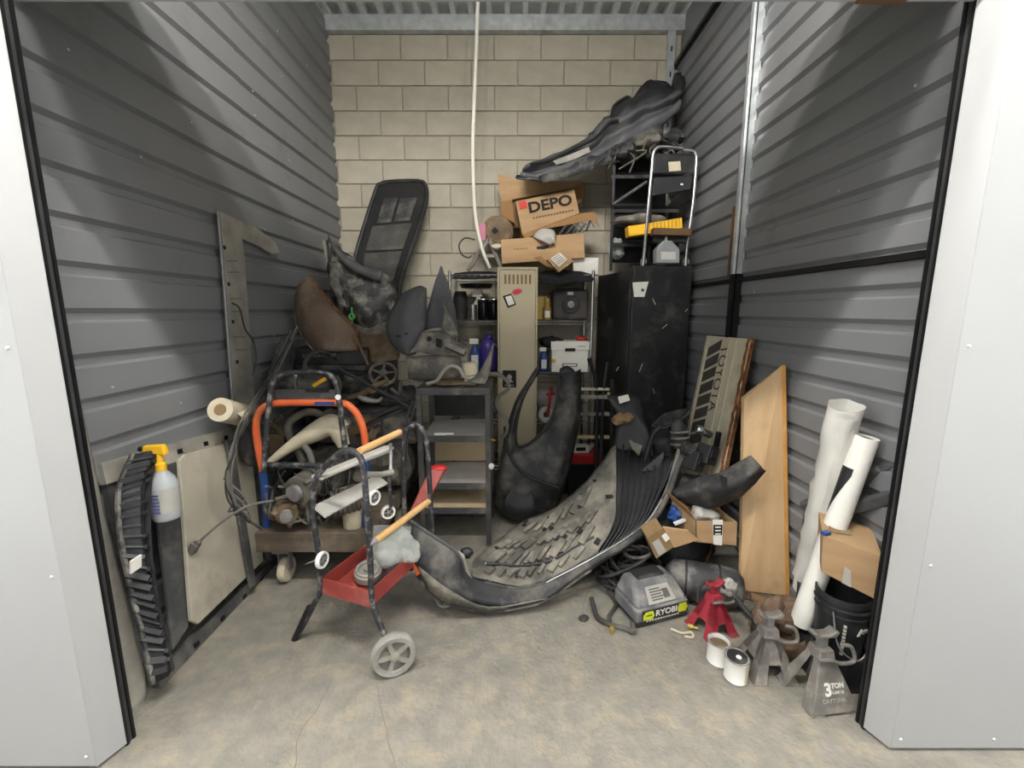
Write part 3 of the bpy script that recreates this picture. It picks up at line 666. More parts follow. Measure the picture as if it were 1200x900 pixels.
# contents of the tray
cen = (q0 + q2) / 2
tag(MB().blob(cen + V(0.07, 0.06, 0.09), (0.13, 0.13, 0.07), 0.28, 12, 40, 26).build('plastic_bag', M['bag_plastic'], sm=True), 'crumpled clear plastic bag in the red tray', 'plastic bag')
t = cen + V(-0.03, -0.09, 0.03); tag(MB().lathe([(0.06, 0), (0.06, 0.03), (0.02, 0.032), (0.02, 0.05)], t, (0.1, -0.2, 1), 18).ring(t + V(0, -0.004, 0.035), (0.1, -0.2, 1), 0.045, 0.008).build('metal_pulley', M['alu_dirty'], sm=True), 'grey metal pulley at the near end of the red tray', 'pulley')
tag(MB().box(cen + V(-0.02, 0.15, 0.10), (0.12, 0.015, 0.09), Matrix.Rotation(-0.4, 3, 'X')).build('grey_tin', M['steel'], bevel=0.003), 'flat grey metal tin standing in the red tray', 'tin')
tag(MB().bar(q0 + V(0.0, 0.06, 0.045), q3 + V(-0.03, 0.05, 0.05), 0.03, 0.02).build('black_rod', M['tube_black'], bevel=0.003), 'black flat bar along the right side of the red tray', 'bar')
# red plastic box behind the cart handle
a, b = P(488, 600, 2.15), P(513, 550, 2.3); d = (b - a).normalized()
rb = thing('red_scoop', 'long red plastic scoop standing between the cart and the steel rack', 'scoop', a)
x = V(1, 0.2, 0).normalized(); y = x.cross(d).normalized(); wv = x * 0.045; e = y * 0.025
MB().hexa([a - wv * .8 - e, a + wv * .8 - e, a + wv * .8 + e, a - wv * .8 + e], [b - wv - e, b + wv - e, b + wv + e, b - wv + e]).build('body', M['red_paint'], rb, bevel=0.008)
MB().bar(a - e * 1.05 + d * 0.02, b - e * 1.05 - d * 0.04, 0.03, 0.012, x).build('ridge', M['red_bright'], rb, bevel=0.003)
MB().blob(b + d * 0.005, (0.05, 0.03, 0.022), 0.1, 8).build('end_cap', M['red_bright'], rb, sm=True)

# ------------------------------------------------------------------ steel shelf rack in the middle
RX0, RX1, RY0, RY1, RZ = -0.585, -0.135, 2.60, 3.02, 1.04
rk = thing('steel_rack', 'narrow dark grey steel rack with shelves in the middle of the unit', 'rack', ((RX0 + RX1) / 2, (RY0 + RY1) / 2, 0))
for x in (RX0 + 0.014, RX1 - 0.014):
    for y in (RY0 + 0.014, RY1 - 0.014): MB().span((x - 0.016, y - 0.016, 0), (x + 0.016, y + 0.016, RZ)).build('post', M['steel_dark'], rk, bevel=0.002)
def rshelf(z, m): 
    o = MB().span((RX0 + 0.03, RY0 - 0.002, z - 0.006), (RX1 - 0.03, RY1, z)).build('shelf', M[m], rk)
    MB().span((RX0 + 0.03, RY0 - 0.006, z - 0.035), (RX1 - 0.03, RY0 + 0.012, z + 0.002)).build('shelf_edge', M['steel_dark'], o, bevel=0.002)
rshelf(0.735, 'shelf_light'); rshelf(0.425, 'shelf_light'); rshelf(0.26, 'tan_board')  # shelf tops and tan board made paler in place of missing lamplight
MB().span((RX0, RY0 - 0.008, RZ - 0.045), (RX1, RY1, RZ)).build('top', M['steel_dark'], rk, bevel=0.006)
MB().span((RX0 + 0.03, RY1 - 0.012, 0.435), (RX1 - 0.03, RY1, 0.70)).build('back_board', M['tan_board'], rk); MB().span((RX0 + 0.03, RY1 - 0.012, 0.0), (RX1 - 0.03, RY1, 0.235)).build('back_panel', M['steel_dark'], rk)
MB().span((RX0 + 0.03, RY1 + 0.02, 0.76), (RX1 - 0.03, RY1 + 0.03, 1.0)).build('back_panel', M['black_metal'], rk)
MB().lathe([(0.018, 0), (0.02, 0.012), (0.008, 0.02)], (RX1 + 0.002, RY0 + 0.0, 0.545), (0.6, -1, 0), 14).build('knob', M['white_plastic'], rk, sm=True)
tag(MB().span((RX0 + 0.10, RY0 + 0.02, 0.737), (RX0 + 0.17, RY0 + 0.04, 0.750)).lathe([(0.007, 0), (0.007, 0.05)], (RX0 + 0.17, RY0 + 0.03, 0.744), (1, 0, 0), 8).build('small_tool', M['white_plastic']), 'small white-handled tool on the upper shelf of the steel rack', 'tool')

# tyre between the dolly and the rack
c = V(-0.865, 3.36, 0.33); ty = thing('car_tyre', 'black tyre standing tread forward between dolly and steel rack', 'tyre', (c.x, c.y, 0))
pr = [(0.19, -0.085), (0.23, -0.105), (0.29, -0.108), (0.315, -0.098)]
for k in range(9): xx = -0.09 + 0.02 * k; pr += [(0.330, xx), (0.330, xx + 0.012), (0.322, xx + 0.0135), (0.322, xx + 0.0185)]
pr += [(0.315, 0.098), (0.29, 0.108), (0.23, 0.105), (0.19, 0.085)]
MB().lathe(pr, c, (1, 0, 0), 48, cap=False).build('tread', M['rubber'], ty, sm=True)
MB().lathe([(0.05, -0.05), (0.19, -0.07), (0.2, -0.085), (0.2, 0.085), (0.19, 0.07), (0.05, 0.05)], c, (1, 0, 0), 32).build('rim', M['steel_dark'], ty, sm=True)

# ------------------------------------------------------------------ pile behind: dark totes carrying the car panels
def tote(name, x0, x1, y0, y1, z0, z1, label):
    t = thing(name, label, 'tote', ((x0 + x1) / 2, (y0 + y1) / 2, z0)); zl = z1 - 0.05
    MB().hexa([V(x0 + .02, y0 + .02, z0), V(x1 - .02, y0 + .02, z0), V(x1 - .02, y1 - .02, z0), V(x0 + .02, y1 - .02, z0)], [V(x0 + .005, y0 + .005, zl), V(x1 - .005, y0 + .005, zl), V(x1 - .005, y1 - .005, zl), V(x0 + .005, y1 - .005, zl)]).build('bin', M['black_plastic'], t, bevel=0.01)
    MB().span((x0 - .01, y0 - .01, zl), (x1 + .01, y1 + .01, z1)).build('lid', M['black_dusty'], t, bevel=0.012)
    mb = MB()
    for k in range(7): xx = x0 + (x1 - x0) * (k + 1) / 8; mb.span((xx - 0.012, y0 - 0.002, z0 + 0.05), (xx + 0.012, y0 + 0.02, zl - 0.02))
    mb.build('ribs', M['black_plastic'], t)
    return t
tote('storage_tote', -1.50, -1.02, 3.08, 3.90, 0.0, 0.58, 'lower black storage tote behind the loaded dolly')
tote('storage_tote', -1.50, -1.02, 3.00, 3.90, 0.58, 1.14, 'upper black storage tote carrying the rusty panel')

# ================================================================== CAR PANELS ON THE PILE
cs = thing('flat_black_case', 'flat black case with raised lettering lying below the rusty panel', 'case', P(365, 424, 3.3))
MB().hexa(PL([(337, 428), (432, 428)], 2.98) + PL([(436, 420), (356, 420)], 3.30), PL([(339, 409), (430, 410)], 2.99) + PL([(434, 405), (356, 405)], 3.28)).build('shell', M['black_plastic'], cs, bevel=0.01)
mb = MB()
for k in range(9): mb.box(P(356 + k * 4.5, 417 - 0.2 * k, 2.983), (0.016, 0.006, 0.022))
mb.build('raised_marks', M['grey_dirty'], cs)
def strip(Lp, Rp, Y0, Y1, bulge, sub=4, amp=0.0, nsc=8, mids=(0.5,)):
    n = len(Lp); rows = []
    for i, (a, b) in enumerate(zip(Lp, Rp)):
        Y = Y0 + (Y1 - Y0) * i / (n - 1)
        A = P(a[0], a[1], a[2] if len(a) > 2 else Y); B = P(b[0], b[1], b[2] if len(b) > 2 else Y)
        e = math.sin(math.pi * (i + 0.5) / n) * 0.6 + 0.4
        rows.append([A] + [A.lerp(B, m) + V(0, -bulge * e * math.sin(math.pi * m), 0) for m in mids] + [B])
    return rows
rp_ = thing('rusty_body_panel', 'rust-brown curved car body panel leaning left of the black fender', 'car panel', P(385, 414, 3.2))
rws = strip([(361, 323), (350, 335), (345, 352), (347, 375), (355, 395), (368, 411)], [(364, 325), (376, 341), (390, 358), (405, 374), (417, 388), (419, 411)], 3.06, 2.99, 0.08, mids=(0.33, 0.66))
MB().sheet(rws, 4, 0.006, 10).build('skin', M['rust_panel'], rp_, solid=0.004, sm=2)
MB().tube([r[-1] for r in rws], 0.010, 6, sm=4).build('flange', M['rust'], rp_, sm=True); MB().tube([r[0] for r in rws], 0.006, 6, sm=4).build('edge', M['grey_dirty'], rp_, sm=True)
MB().bar(P(415, 392, 2.97), P(432, 428, 2.95), 0.02, 0.01).build('bracket', M['engine_brown'], rp_)
bf = thing('crushed_black_fender', 'crushed scuffed black fender with a torn spike standing above the rusty panel', 'car panel', P(430, 400, 3.35))
rows = [PL([(382, 273), (384, 275), (387, 279), (390, 283)], 3.5), PL([(385, 298), (396, 298), (408, 303), (420, 308)], 3.46), PL([(386, 325), (405, 330), (425, 334), (452, 320)], 3.42), PL([(392, 355), (412, 362), (435, 365), (466, 350)], 3.38), PL([(404, 384), (422, 392), (440, 395), (463, 378)], 3.34)]
rows[2][1].y -= 0.12; rows[2][2].y -= 0.06; rows[3][1].y -= 0.05; rows[3][2].y -= 0.14; rows[1][1].y -= 0.05
MB().sheet(rows, 5, 0.035, 9).build('skin', M['black_scuff'], bf, solid=0.004, sm=2)
MB().sheet([PL([(384, 277), (405, 299), (425, 312), (448, 317)], 3.36), PL([(387, 284), (402, 308), (424, 322), (446, 330)], 3.34)], 5).build('upper_edge', M['grey_primer'], bf, solid=0.006, sm=2)
MB().sheet([PL([(385, 305), (397, 312)], 3.33), PL([(388, 335), (400, 342)], 3.3), PL([(398, 358), (408, 362)], 3.28)], 4, 0.02, 30).build('scraped_edge', M['grey_dirty'], bf, solid=0.004, sm=2)
MB().sheet([PL([(412, 378), (432, 382), (458, 374)], 3.28), PL([(418, 396), (436, 400), (456, 392)], 3.24)], 4, 0.01, 20).build('lower_lip', M['grey_dirty'], bf, solid=0.004, sm=2)
MB().tube(PL([(412, 360), (413, 372), (412, 385)], 3.2), 0.006, 6).ring(P(412, 371, 3.19), (0, 1, 0), 0.018, 0.008, 14).build('green_clip', M['green'], bf, sm=True)
tag(MB().sheet([PL([(420, 390), (440, 392), (462, 388)], 3.24), PL([(422, 408), (442, 412), (466, 405)], 3.18), PL([(430, 424), (446, 425), (468, 420)], 3.14)], 4, 0.01, 8).build('brown_shield', M['engine_brown'], solid=0.005, sm=2), 'dull brown metal shield below the crushed black fender', 'car panel')
tag(MB().bar(P(380, 282, 3.45), P(388, 328, 3.45), 0.028, 0.02).bar(P(387, 286, 3.44), P(392, 325, 3.44), 0.01, 0.02).build('silver_rail', M['alu_dirty']), 'short silver rail upright at the left wall behind the black fender', 'metal rail')
# tall black liner panel leaning on the block wall
ln = thing('liner_panel', 'tall black felt-lined trunk panel leaning on the block wall', 'car panel', P(440, 380, 3.5))
def LY(v): return 4.08 - (v - 213) / 170 * 0.55
def LQ(u, v, o=0.0): return P(u, v, LY(v) + o)
outl = [(440, 224), (446, 216), (456, 213), (490, 212), (499, 218), (500, 232), (496, 250), (480, 298), (470, 330), (466, 372), (415, 376), (414, 310), (418, 294)]
MB().prism([LQ(*p) for p in outl], (0, 0.06, 0.0)).build('tray', M['black_felt'], ln, bevel=0.01)
rim = [LQ(*p) for p in outl[:10]]
MB().tube([LQ(416, 310)] + [LQ(418, 294)] + rim, 0.018, 8, sm=3).build('rim', M['black_plastic'], ln, sm=True)
def lpan(q, m, nm): MB().prism([LQ(u, v, -0.012) for u, v in q], (0, 0.012, 0)).build(nm, M[m], ln, bevel=0.004)
lpan([(450, 232), (466, 232), (458, 260), (441, 262)], 'black_dusty', 'recess_pad'); lpan([(469, 232), (489, 231), (480, 258), (461, 260)], 'black_dusty', 'recess_pad')
lpan([(436, 265), (483, 261), (472, 292), (428, 294)], 'grey_felt', 'middle_pad'); lpan([(427, 297), (471, 294), (460, 330), (424, 330)], 'grey_felt', 'lower_pad')
tag(MB().tube(PL([(474, 300, 3.95), (470, 320, 3.92), (468, 345, 3.9)], 0), 0.008, 6, sm=4).build('amber_tube', M['plywood_edge'], sm=True), 'thin amber rod along the right edge of the tall liner panel', 'rod')
# grey fender pieces right of the pile
gf = thing('grey_fender_piece', 'flat dark grey fender piece with small slots beside the wire shelf', 'car panel', P(480, 416, 2.95))
rws = [PL([(485, 337), (493, 335), (500, 338)], 3.0), PL([(468, 348), (485, 350), (500, 358)], 2.98), PL([(453, 378), (478, 380), (499, 378)], 2.94), PL([(457, 400), (475, 402), (493, 404)], 2.92), PL([(470, 414), (479, 417), (487, 415)], 2.9)]
for r in rws[1:4]: r[1].y -= 0.05
MB().sheet(rws, 4).build('skin', M['grey_primer'], gf, solid=0.005, sm=2)
MB().box(P(467, 394, 2.855), (0.03, 0.008, 0.012)).box(P(476, 391, 2.85), (0.022, 0.008, 0.01)).build('slot', M['ink'], gf)
gs = thing('grey_fender_fin', 'pointed grey fender fin rising in front of the wire shelf', 'car panel', P(515, 390, 3.05))
MB().sheet([PL([(516, 312), (517.5, 312), (519, 314)], 3.12), PL([(509, 334), (517, 336), (526, 336)], 3.08), PL([(501, 360), (514, 364), (533, 362)], 3.05), PL([(497, 388), (512, 384), (537, 388)], 3.0)], 4, 0.008, 10).build('skin', M['grey_primer'], gs, solid=0.004, sm=2)
MB().sheet([PL([(519, 352), (526, 362)], 2.98), PL([(520, 370), (532, 378)], 2.95), PL([(516, 392), (538, 392)], 2.92)], 4, 0.012, 18).build('torn_flap', M['grey_dirty'], gs, solid=0.004, sm=2)
mb = MB(); bk = thing('fender_bracket', 'dusty grey inner fender bracket with holes lying above the steel rack', 'car part', P(515, 415, 2.9))
MB().sheet([PL([(495, 388), (515, 388), (535, 398), (546, 404)], 2.92), PL([(490, 402), (510, 402), (535, 410), (547, 414)], 2.86), PL([(480, 415), (505, 416), (530, 422), (545, 425)], 2.82)], 4, 0.02, 12).build('skin', M['grey_dirty'], bk, solid=0.006, sm=2)
MB().lathe([(0.016, 0), (0.016, 0.006)], P(503, 397, 2.865), (0, -1, 0.5), 12).hexa(PL([(511, 396), (518, 398), (517, 408), (511, 406)], 2.85), PL([(511, 396), (518, 398), (517, 408), (511, 406)], 2.84)).build('hole', M['ink'], bk)
MB().bar(P(522, 404, 2.82), P(545, 414, 2.8), 0.05, 0.035, (0, 0.4, 1)).build('channel', M['grey_stand'], bk, bevel=0.004)
tag(MB().sheet([PL([(477, 418), (500, 416), (520, 416), (540, 418)], 2.78), PL([(478, 432), (500, 428), (522, 428), (542, 432)], 2.70), PL([(480, 444), (500, 446), (525, 445), (540, 442)], 2.74)], 4, 0.015, 10).build('bumper_corner', M['grey_dirty'], solid=0.006, sm=2), 'dusty grey bumper corner resting on the top of the steel rack', 'car panel')
cn = thing('cream_canister', 'dirty cream cylindrical canister on top of the steel rack', 'canister', P(553, 444, 2.7)); a = P(553, 445, 2.70); a.z = RZ + 0.012
MB().lathe([(0.04, 0), (0.048, 0.01), (0.046, 0.05), (0.05, 0.06), (0.05, 0.1), (0.044, 0.13), (0.03, 0.135)], a, (-0.1, 0, 1), 18).build('body', M['cream'], cn, sm=True); MB().ring(a + V(-0.006, 0, 0.055), (-0.1, 0, 1), 0.047, 0.004, 20, 6).build('band', M['cable_grey'], cn)
junk('curved_pipe', MB().tube(PL([(500, 450), (512, 446), (519, 436), (528, 429), (538, 432), (545, 442), (560, 446)], 2.66), 0.012, 8, sm=5), M['alu_dirty'], 'curved pale pipe on top of the steel rack', sm=True)
junk('torn_strip', MB().sheet([PL([(578, 402), (579, 403)], 2.72), PL([(568, 425), (576, 425)], 2.7), PL([(558, 440), (572, 442)], 2.66), PL([(545, 448), (568, 450)], 2.64)], 4), M['grey_dirty'], 'pointed torn grey strip beside the cream canister', solid=0.004, sm=2)
junk('rack_rag', MB().blob(P(530, 450, 2.72) * 1 + V(0, 0, 0.01), (0.15, 0.08, 0.018), 0.5, 14), M['engine_brown'], 'flat brown rag under the pipe on the steel rack', 'rag', sm=True)
junk('hanging_hose', MB().tube(PL([(566, 440, 2.68), (580, 438, 2.68), (592, 444, 2.7), (596, 455, 2.72), (583, 467, 2.74), (584, 480, 2.74), (593, 492, 2.74), (594, 505, 2.74), (588, 513, 2.74)], 0), 0.012, 8, sm=5), M['cable_grey'], 'grey hose hanging off the right side of the steel rack', 'hose', sm=True)
junk('yellow_ring', MB().ring(P(575, 515, 2.75), (0.2, 0.3, 1), 0.03, 0.005, 18, 6), M['yellow'], 'small yellow ring hanging beside the steel rack', 'ring', sm=True)
# engine clutter right of the dolly
hw = thing('spoked_handwheel', 'dusty spoked pulley wheel on the clutter right of the dolly handle', 'wheel', P(450, 452, 2.85)); c = P(449, 438, 2.85); ax = V(0.3, -1, 0.9).normalized(); a = ax.orthogonal().normalized(); b = ax.cross(a)
MB().ring(c, ax, 0.085, 0.012).build('rim', M['engine'], hw, sm=True); MB().lathe([(0.025, -0.01), (0.025, 0.02)], c, ax, 12).build('hub', M['engine'], hw, sm=True)
for k in range(5):
    q = 1.2566 * k; MB().bar(c, c + (a * math.cos(q) + b * math.sin(q)) * 0.085, 0.016, 0.008, ax).build('spoke', M['engine'], hw)
junk('steering_arm', MB().tube(PL([(408, 466, 2.75), (425, 462, 2.76), (440, 452, 2.78), (455, 446, 2.8)], 0), [0.015, 0.022, 0.02, 0.014], 10, sm=4).lathe([(0.028, 0), (0.028, 0.04)], P(437, 456, 2.75), (0.2, -1, 0.2), 12), M['engine_brown'], 'tan brown steering arm lying under the spoked wheel', sm=True)
junk('bracket_casting', MB().tube(PL([(458, 455), (468, 462), (470, 448), (478, 447)], 2.8), 0.014, 8, sm=3).box(P(475, 449, 2.79), (0.04, 0.03, 0.03), 0.3), M['engine'], 'dull cast bracket right of the spoked wheel', sm=True)
junk('white_connector', MB().tube(PL([(420, 465), (428, 468), (442, 470), (448, 466)], 2.72), [0.012, 0.02, 0.014, 0.01], 8, sm=3), M['alu_dirty'], 'pale bent connector below the tan steering arm', sm=True)
junk('wiper_motor', MB().tube(PL([(395, 440), (399, 450), (397, 460)], 2.7), 0.010, 8, sm=3).blob(P(410, 443, 2.75), (0.04, 0.04, 0.03), 0.3), M['engine'], 'small grey motor right of the black tube frame', sm=True)
junk('yellow_bracket', MB().bar(P(368, 452, 2.5), P(381, 444, 2.5), 0.03, 0.02), M['yellow'], 'yellow bracket seen through the black tube frame')
junk('chrome_bolt', MB().tube(PL([(347, 440), (347, 456)], 2.4), 0.009, 8).lathe([(0.018, 0), (0.018, 0.012)], P(347, 440, 2.4), (0, 0, 1), 8), M['chrome'], 'chrome bolt standing inside the black tube frame')
junk('radiator_pack', MB().hexa(PL([(400, 540), (478, 540)], 2.60) + PL([(478, 536), (405, 536)], 2.90), PL([(400, 480), (478, 482)], 2.66) + PL([(476, 474), (405, 472)], 2.92)), M['black_dusty'], 'dark dusty radiator pack behind the wooden cart handle', bevel=0.006)
for k in range(3): junk('plastic_trim_piece', MB().bar(P(418 + 8 * k, 512 - 12 * k, 2.6), P(470 + 6 * k, 483 - 6 * k, 2.68), 0.03, 0.02), M['black_plastic'], ['lowest black plastic slat across the radiator pack', 'middle black plastic slat across the radiator pack', 'topmost black plastic slat across the radiator pack'][k])
junk('dark_bundle', MB().blob(P(425, 458, 2.95), (0.2, 0.16, 0.09), 0.4, 9).blob(P(470, 465, 2.95), (0.12, 0.14, 0.10), 0.4, 9), M['black_dusty'], 'heap of dark dusty plastic under the spoked wheel', sm=True)
junk('dark_bundle', MB().blob(P(350, 450, 2.75), (0.2, 0.2, 0.08), 0.4, 9), M['black_dusty'], 'heap of dark dusty plastic inside the black tube frame', sm=True)
junk('black_trim_strip', MB().tube(PL([(396, 432), (430, 450), (480, 478)], 2.62), 0.012, 6), M['black_plastic'], 'straight black trim strip sloping down from the dolly handle')
junk('handle_loop', MB().tube(PL([(357, 437, 2.2), (358, 424, 2.4), (366, 415, 2.6), (378, 413, 2.8), (395, 420, 2.95)], 0), 0.012, 8, sm=4), M['tube_black'], 'bent black tube rising behind the dolly frame', 'tube', sm=True)
junk('door_skin', MB().sheet([PL([(330, 395, 2.75), (345, 392, 2.8)], 0), PL([(318, 425, 2.7), (345, 425, 2.8)], 0), PL([(312, 455, 2.65), (340, 460, 2.75)], 0)], 4, 0.01), M['black_dusty'], 'folded dark panel wedged beside the sheet-metal rail', solid=0.01, sm=2)
junk('rack_chain', MB().tube(PL([(484, 470, 2.58), (478, 485, 2.58), (477, 500, 2.58), (483, 512, 2.58)], 0), 0.007, 6, sm=4).tube(PL([(487, 470, 2.58), (482, 490, 2.57), (475, 507, 2.57)], 0), 0.006, 6, sm=4), M['steel_dark'], 'dark chain hanging on the left post of the steel rack', 'chain', sm=True)

# ================================================================== BACK: wire shelf, locker, cabinet
SY, SB = 3.75, 4.15
SX0, SX1 = P(527, 330, SY).x, P(695, 330, SY).x
def sz(v): return P(600, v, SY).z
sh = thing('wire_shelving', 'chrome wire shelving unit against the block wall', 'shelving', ((SX0 + SX1) / 2, (SY + SB) / 2, 0))
for x in (SX0, SX1):
    for y in (SY, SB):
        MB().lathe([(0.0127, 0.0), (0.0127, sz(317))], (x, y, 0), n=10).build('post', M['chrome'], sh, sm=True)
SHELV = [sz(322), sz(376), sz(437), sz(492), 0.12]
for z in SHELV:
    mb = MB()
    for y in (SY, SB): mb.tube([V(SX0, y, z), V(SX1, y, z)], 0.004, 6).tube([V(SX0, y, z - 0.03), V(SX1, y, z - 0.03)], 0.004, 6)
    for x in (SX0, SX1): mb.tube([V(x, SY, z), V(x, SB, z)], 0.004, 6)
    o = mb.build('shelf', M['chrome'], sh)
    mb = MB(); n = 44
    mb.tube([V(SX0 + (SX1 - SX0) * k / n, SY, z - (0.03 if k % 2 else 0.0)) for k in range(n + 1)], 0.0028, 5)
    mb.build('truss', M['chrome'], o)
    mb = MB(); n = 42
    for k in range(1, n): x = SX0 + (SX1 - SX0) * k / n; mb.tube([V(x, SY, z + 0.003), V(x, SB, z + 0.003)], 0.002, 5)
    mb.build('wires', M['chrome'], o)
z2, z3, z4 = SHELV[1] + 0.006, SHELV[2] + 0.006, SHELV[3] + 0.006
def onS(u, z, y=3.85): 
    d = y * math.cos(PITCH) - (z - 1.5) * math.sin(PITCH); return V((u - 600) / FPX * d, y, z)
def can(name, u, z, y, prof, m, label, cat, **kw):
    return tag(MB().lathe(prof, onS(u, z, y), n=20).build(name, M[m], sm=True, **kw), label, cat)
can('steel_tumbler', 554, z2, 3.80, [(0.034, 0), (0.036, 0.01), (0.04, 0.13), (0.037, 0.13), (0.033, 0.012)], 'chrome', 'shiny steel tumbler on the second shelf', 'tumbler')
wbt = thing('white_bottle', 'white plastic spray bottle behind the steel tumbler', 'bottle', onS(560, z2, 3.92)); o_ = onS(561, z2, 3.92)
MB().lathe([(0.045, 0), (0.048, 0.02), (0.045, 0.14), (0.02, 0.18), (0.018, 0.2)], o_, n=18).build('body', M['white_plastic'], wbt, sm=True); MB().box(o_ + V(-0.01, 0, 0.23), (0.09, 0.04, 0.06)).build('head', M['white_plastic'], wbt, bevel=0.008)
for k, u in enumerate((567, 579)):
    t = thing('glossy_black_pot', ['glossy black pot on the second shelf next to the white bottle', 'glossy black pot on the second shelf next to the tan locker'][k], 'pot', onS(u, z2, 3.86)); o_ = onS(u, z2, 3.86 + 0.02 * k)
    MB().lathe([(0.05, 0), (0.055, 0.01), (0.055, 0.17), (0.05, 0.18)], o_, n=20).build('body', M['black_gloss'], t, sm=True); MB().ring(o_ + V(0, 0, 0.175), (0, 0, 1), 0.054, 0.005, 24, 6).build('lip', M['chrome'], t, sm=True)
junk('hanging_pan', MB().lathe([(0.13, 0), (0.15, 0.035), (0.145, 0.035), (0.125, 0.006)], onS(558, SHELV[0] - 0.10, 3.95), (0, 0, 1), 24), M['black_metal'], 'dark shallow pan tucked under the top shelf', 'pan', sm=True)
junk('pan_stack', MB().lathe([(0.05, 0), (0.07, 0.1), (0.065, 0.2), (0.05, 0.25)], onS(540, z2, 3.98), n=18), M['speaker'], 'dark rounded pot at the left end of the second shelf', 'pot', sm=True)
t = thing('speaker_box', 'dark brown box with a round dial on the second shelf right side', 'box', onS(668, z2, 3.9)); o_ = onS(668.5, z2, 3.80)
MB().span(o_ + V(-0.155, 0, 0), o_ + V(0.155, 0.24, 0.262)).build('case', M['speaker'], t, bevel=0.022)
MB().lathe([(0.075, 0), (0.07, 0.008), (0.03, 0.004)], o_ + V(0, 0.0, 0.13), (0, -1, 0), 26).build('ring', M['charger_dark'], t, sm=True)
MB().lathe([(0.034, 0), (0.03, 0.018), (0.01, 0.022)], o_ + V(0, -0.004, 0.13), (0, -1, 0), 20).build('dial', M['steel'], t, sm=True); MB().box(o_ + V(-0.005, -0.002, 0.225), (0.05, 0.006, 0.025)).build('badge', M['silver_label'], t)
MB().bar(o_ + V(-0.08, 0.1, 0.28), o_ + V(0.08, 0.1, 0.28), 0.03, 0.03).build('handle', M['trackblack'], t, bevel=0.005)
aj = thing('amber_jar', 'amber jar with gold cap beside the tan locker', 'jar', onS(641, z2, 3.82)); o_ = onS(641, z2, 3.82)
MB().lathe([(0.035, 0), (0.038, 0.01), (0.038, 0.10), (0.022, 0.13), (0.022, 0.15)], o_, n=20).build('glass', M['amber'], aj, sm=True); MB().lathe([(0.024, 0), (0.024, 0.03), (0.02, 0.034)], o_ + V(0, 0, 0.152), n=20).build('cap', M['gold'], aj, sm=True)
MB().box(o_ + V(0, -0.037, 0.05), (0.045, 0.006, 0.06)).build('label', M['white_paper'], aj)
junk('gold_tin', MB().box(onS(634.5, z2 + 0.1, 3.92), (0.10, 0.12, 0.2)), M['gold'], 'square gold tin behind the amber jar', 'tin', bevel=0.006)
pj = thing('purple_jug', 'purple plastic jug on the third shelf', 'jug', onS(573, z3, 3.88)); o_ = onS(572.5, z3, 3.88)
MB().lathe([(0.075, 0), (0.085, 0.015), (0.085, 0.2), (0.07, 0.25), (0.035, 0.28)], o_, n=24).build('body', M['purple'], pj, sm=True); MB().lathe([(0.04, 0), (0.04, 0.035), (0.034, 0.04)], o_ + V(0, 0, 0.28), n=16).build('cap', M['purple'], pj, sm=True)
MB().tube([o_ + V(0.06, -0.06, 0.24), o_ + V(0.1, -0.08, 0.2), o_ + V(0.085, -0.07, 0.12)], 0.01, 8, sm=4).build('handle', M['purple'], pj, sm=True)
def spray(u, y, z, s, label, m='blue_plastic'):
    o_ = onS(u, z, y); t = thing('cleaner_bottle', label, 'bottle', o_)
    MB().lathe([(0.035 * s, 0), (0.038 * s, 0.01), (0.038 * s, 0.11 * s), (0.03 * s, 0.14 * s), (0.012 * s, 0.17 * s), (0.012 * s, 0.18 * s)], o_, n=18).build('body', M[m], t, sm=True)
    MB().box(o_ + V(0, -0.036 * s, 0.07 * s), (0.045 * s, 0.008, 0.08 * s)).build('label', M['white_paper'], t)
    MB().box(o_ + V(-0.008, 0, 0.195 * s), (0.06 * s, 0.025 * s, 0.035 * s)).build('head', M['white_plastic'], t, bevel=0.004)
spray(557, 3.82, z3, 1.35, 'blue and white cleaner bottle left of the purple jug'); spray(637, 3.8, z3, 1.0, 'blue cleaner bottle left of the white file box')
can('white_tub', 544, z3, 3.84, [(0.03, 0), (0.032, 0.12), (0.036, 0.125), (0.036, 0.15)], 'white_plastic', 'small white tub left of the blue and white bottle', 'tub')
fb = thing('file_box', 'white cardboard file box with hand hole on the third shelf', 'file box', onS(668, z3, 3.9)); o_ = onS(667.5, z3, 3.77)
MB().span(o_ + V(-0.158, 0, 0), o_ + V(0.158, 0.3, 0.225)).build('body', M['white_paper'], fb, bevel=0.003)
MB().span(o_ + V(-0.165, -0.006, 0.19), o_ + V(0.165, 0.31, 0.265)).build('lid', M['white_paper'], fb, bevel=0.003)
MB().box(o_ + V(0, -0.008, 0.195), (0.09, 0.006, 0.026)).build('hand_hole', M['ink'], fb, bevel=0.008); MB().box(o_ + V(0, -0.002, 0.06), (0.13, 0.006, 0.03)).build('printed_slot', M['ink_grey'], fb, bevel=0.008); MB().box(o_ + V(0, -0.0045, 0.06), (0.11, 0.006, 0.017)).build('printed_slot', M['white_paper'], fb)
MB().box(o_ + V(-0.14, -0.004, 0.10), (0.03, 0.006, 0.03)).build('sticker', M['yellow'], fb)
mb = MB()
for k in range(4): mb.box(o_ + V(0.075 + 0.017 * k, -0.008, 0.225), (0.010, 0.003, 0.008))
mb.build('handwriting', M['ink_grey'], fb)
can('red_lid_tub', 681, z3 + 0.268, 3.9, [(0.05, 0), (0.055, 0.015), (0.05, 0.028), (0.02, 0.035)], 'red_bright', 'round red lid lying on the white file box', 'lid')
junk('dark_cloth', MB().blob(onS(645, z3 + 0.25, 3.92), (0.11, 0.1, 0.05), 0.5, 12), M['cloth_black'], 'dark crumpled cloth beside the file box', 'cloth', sm=True)
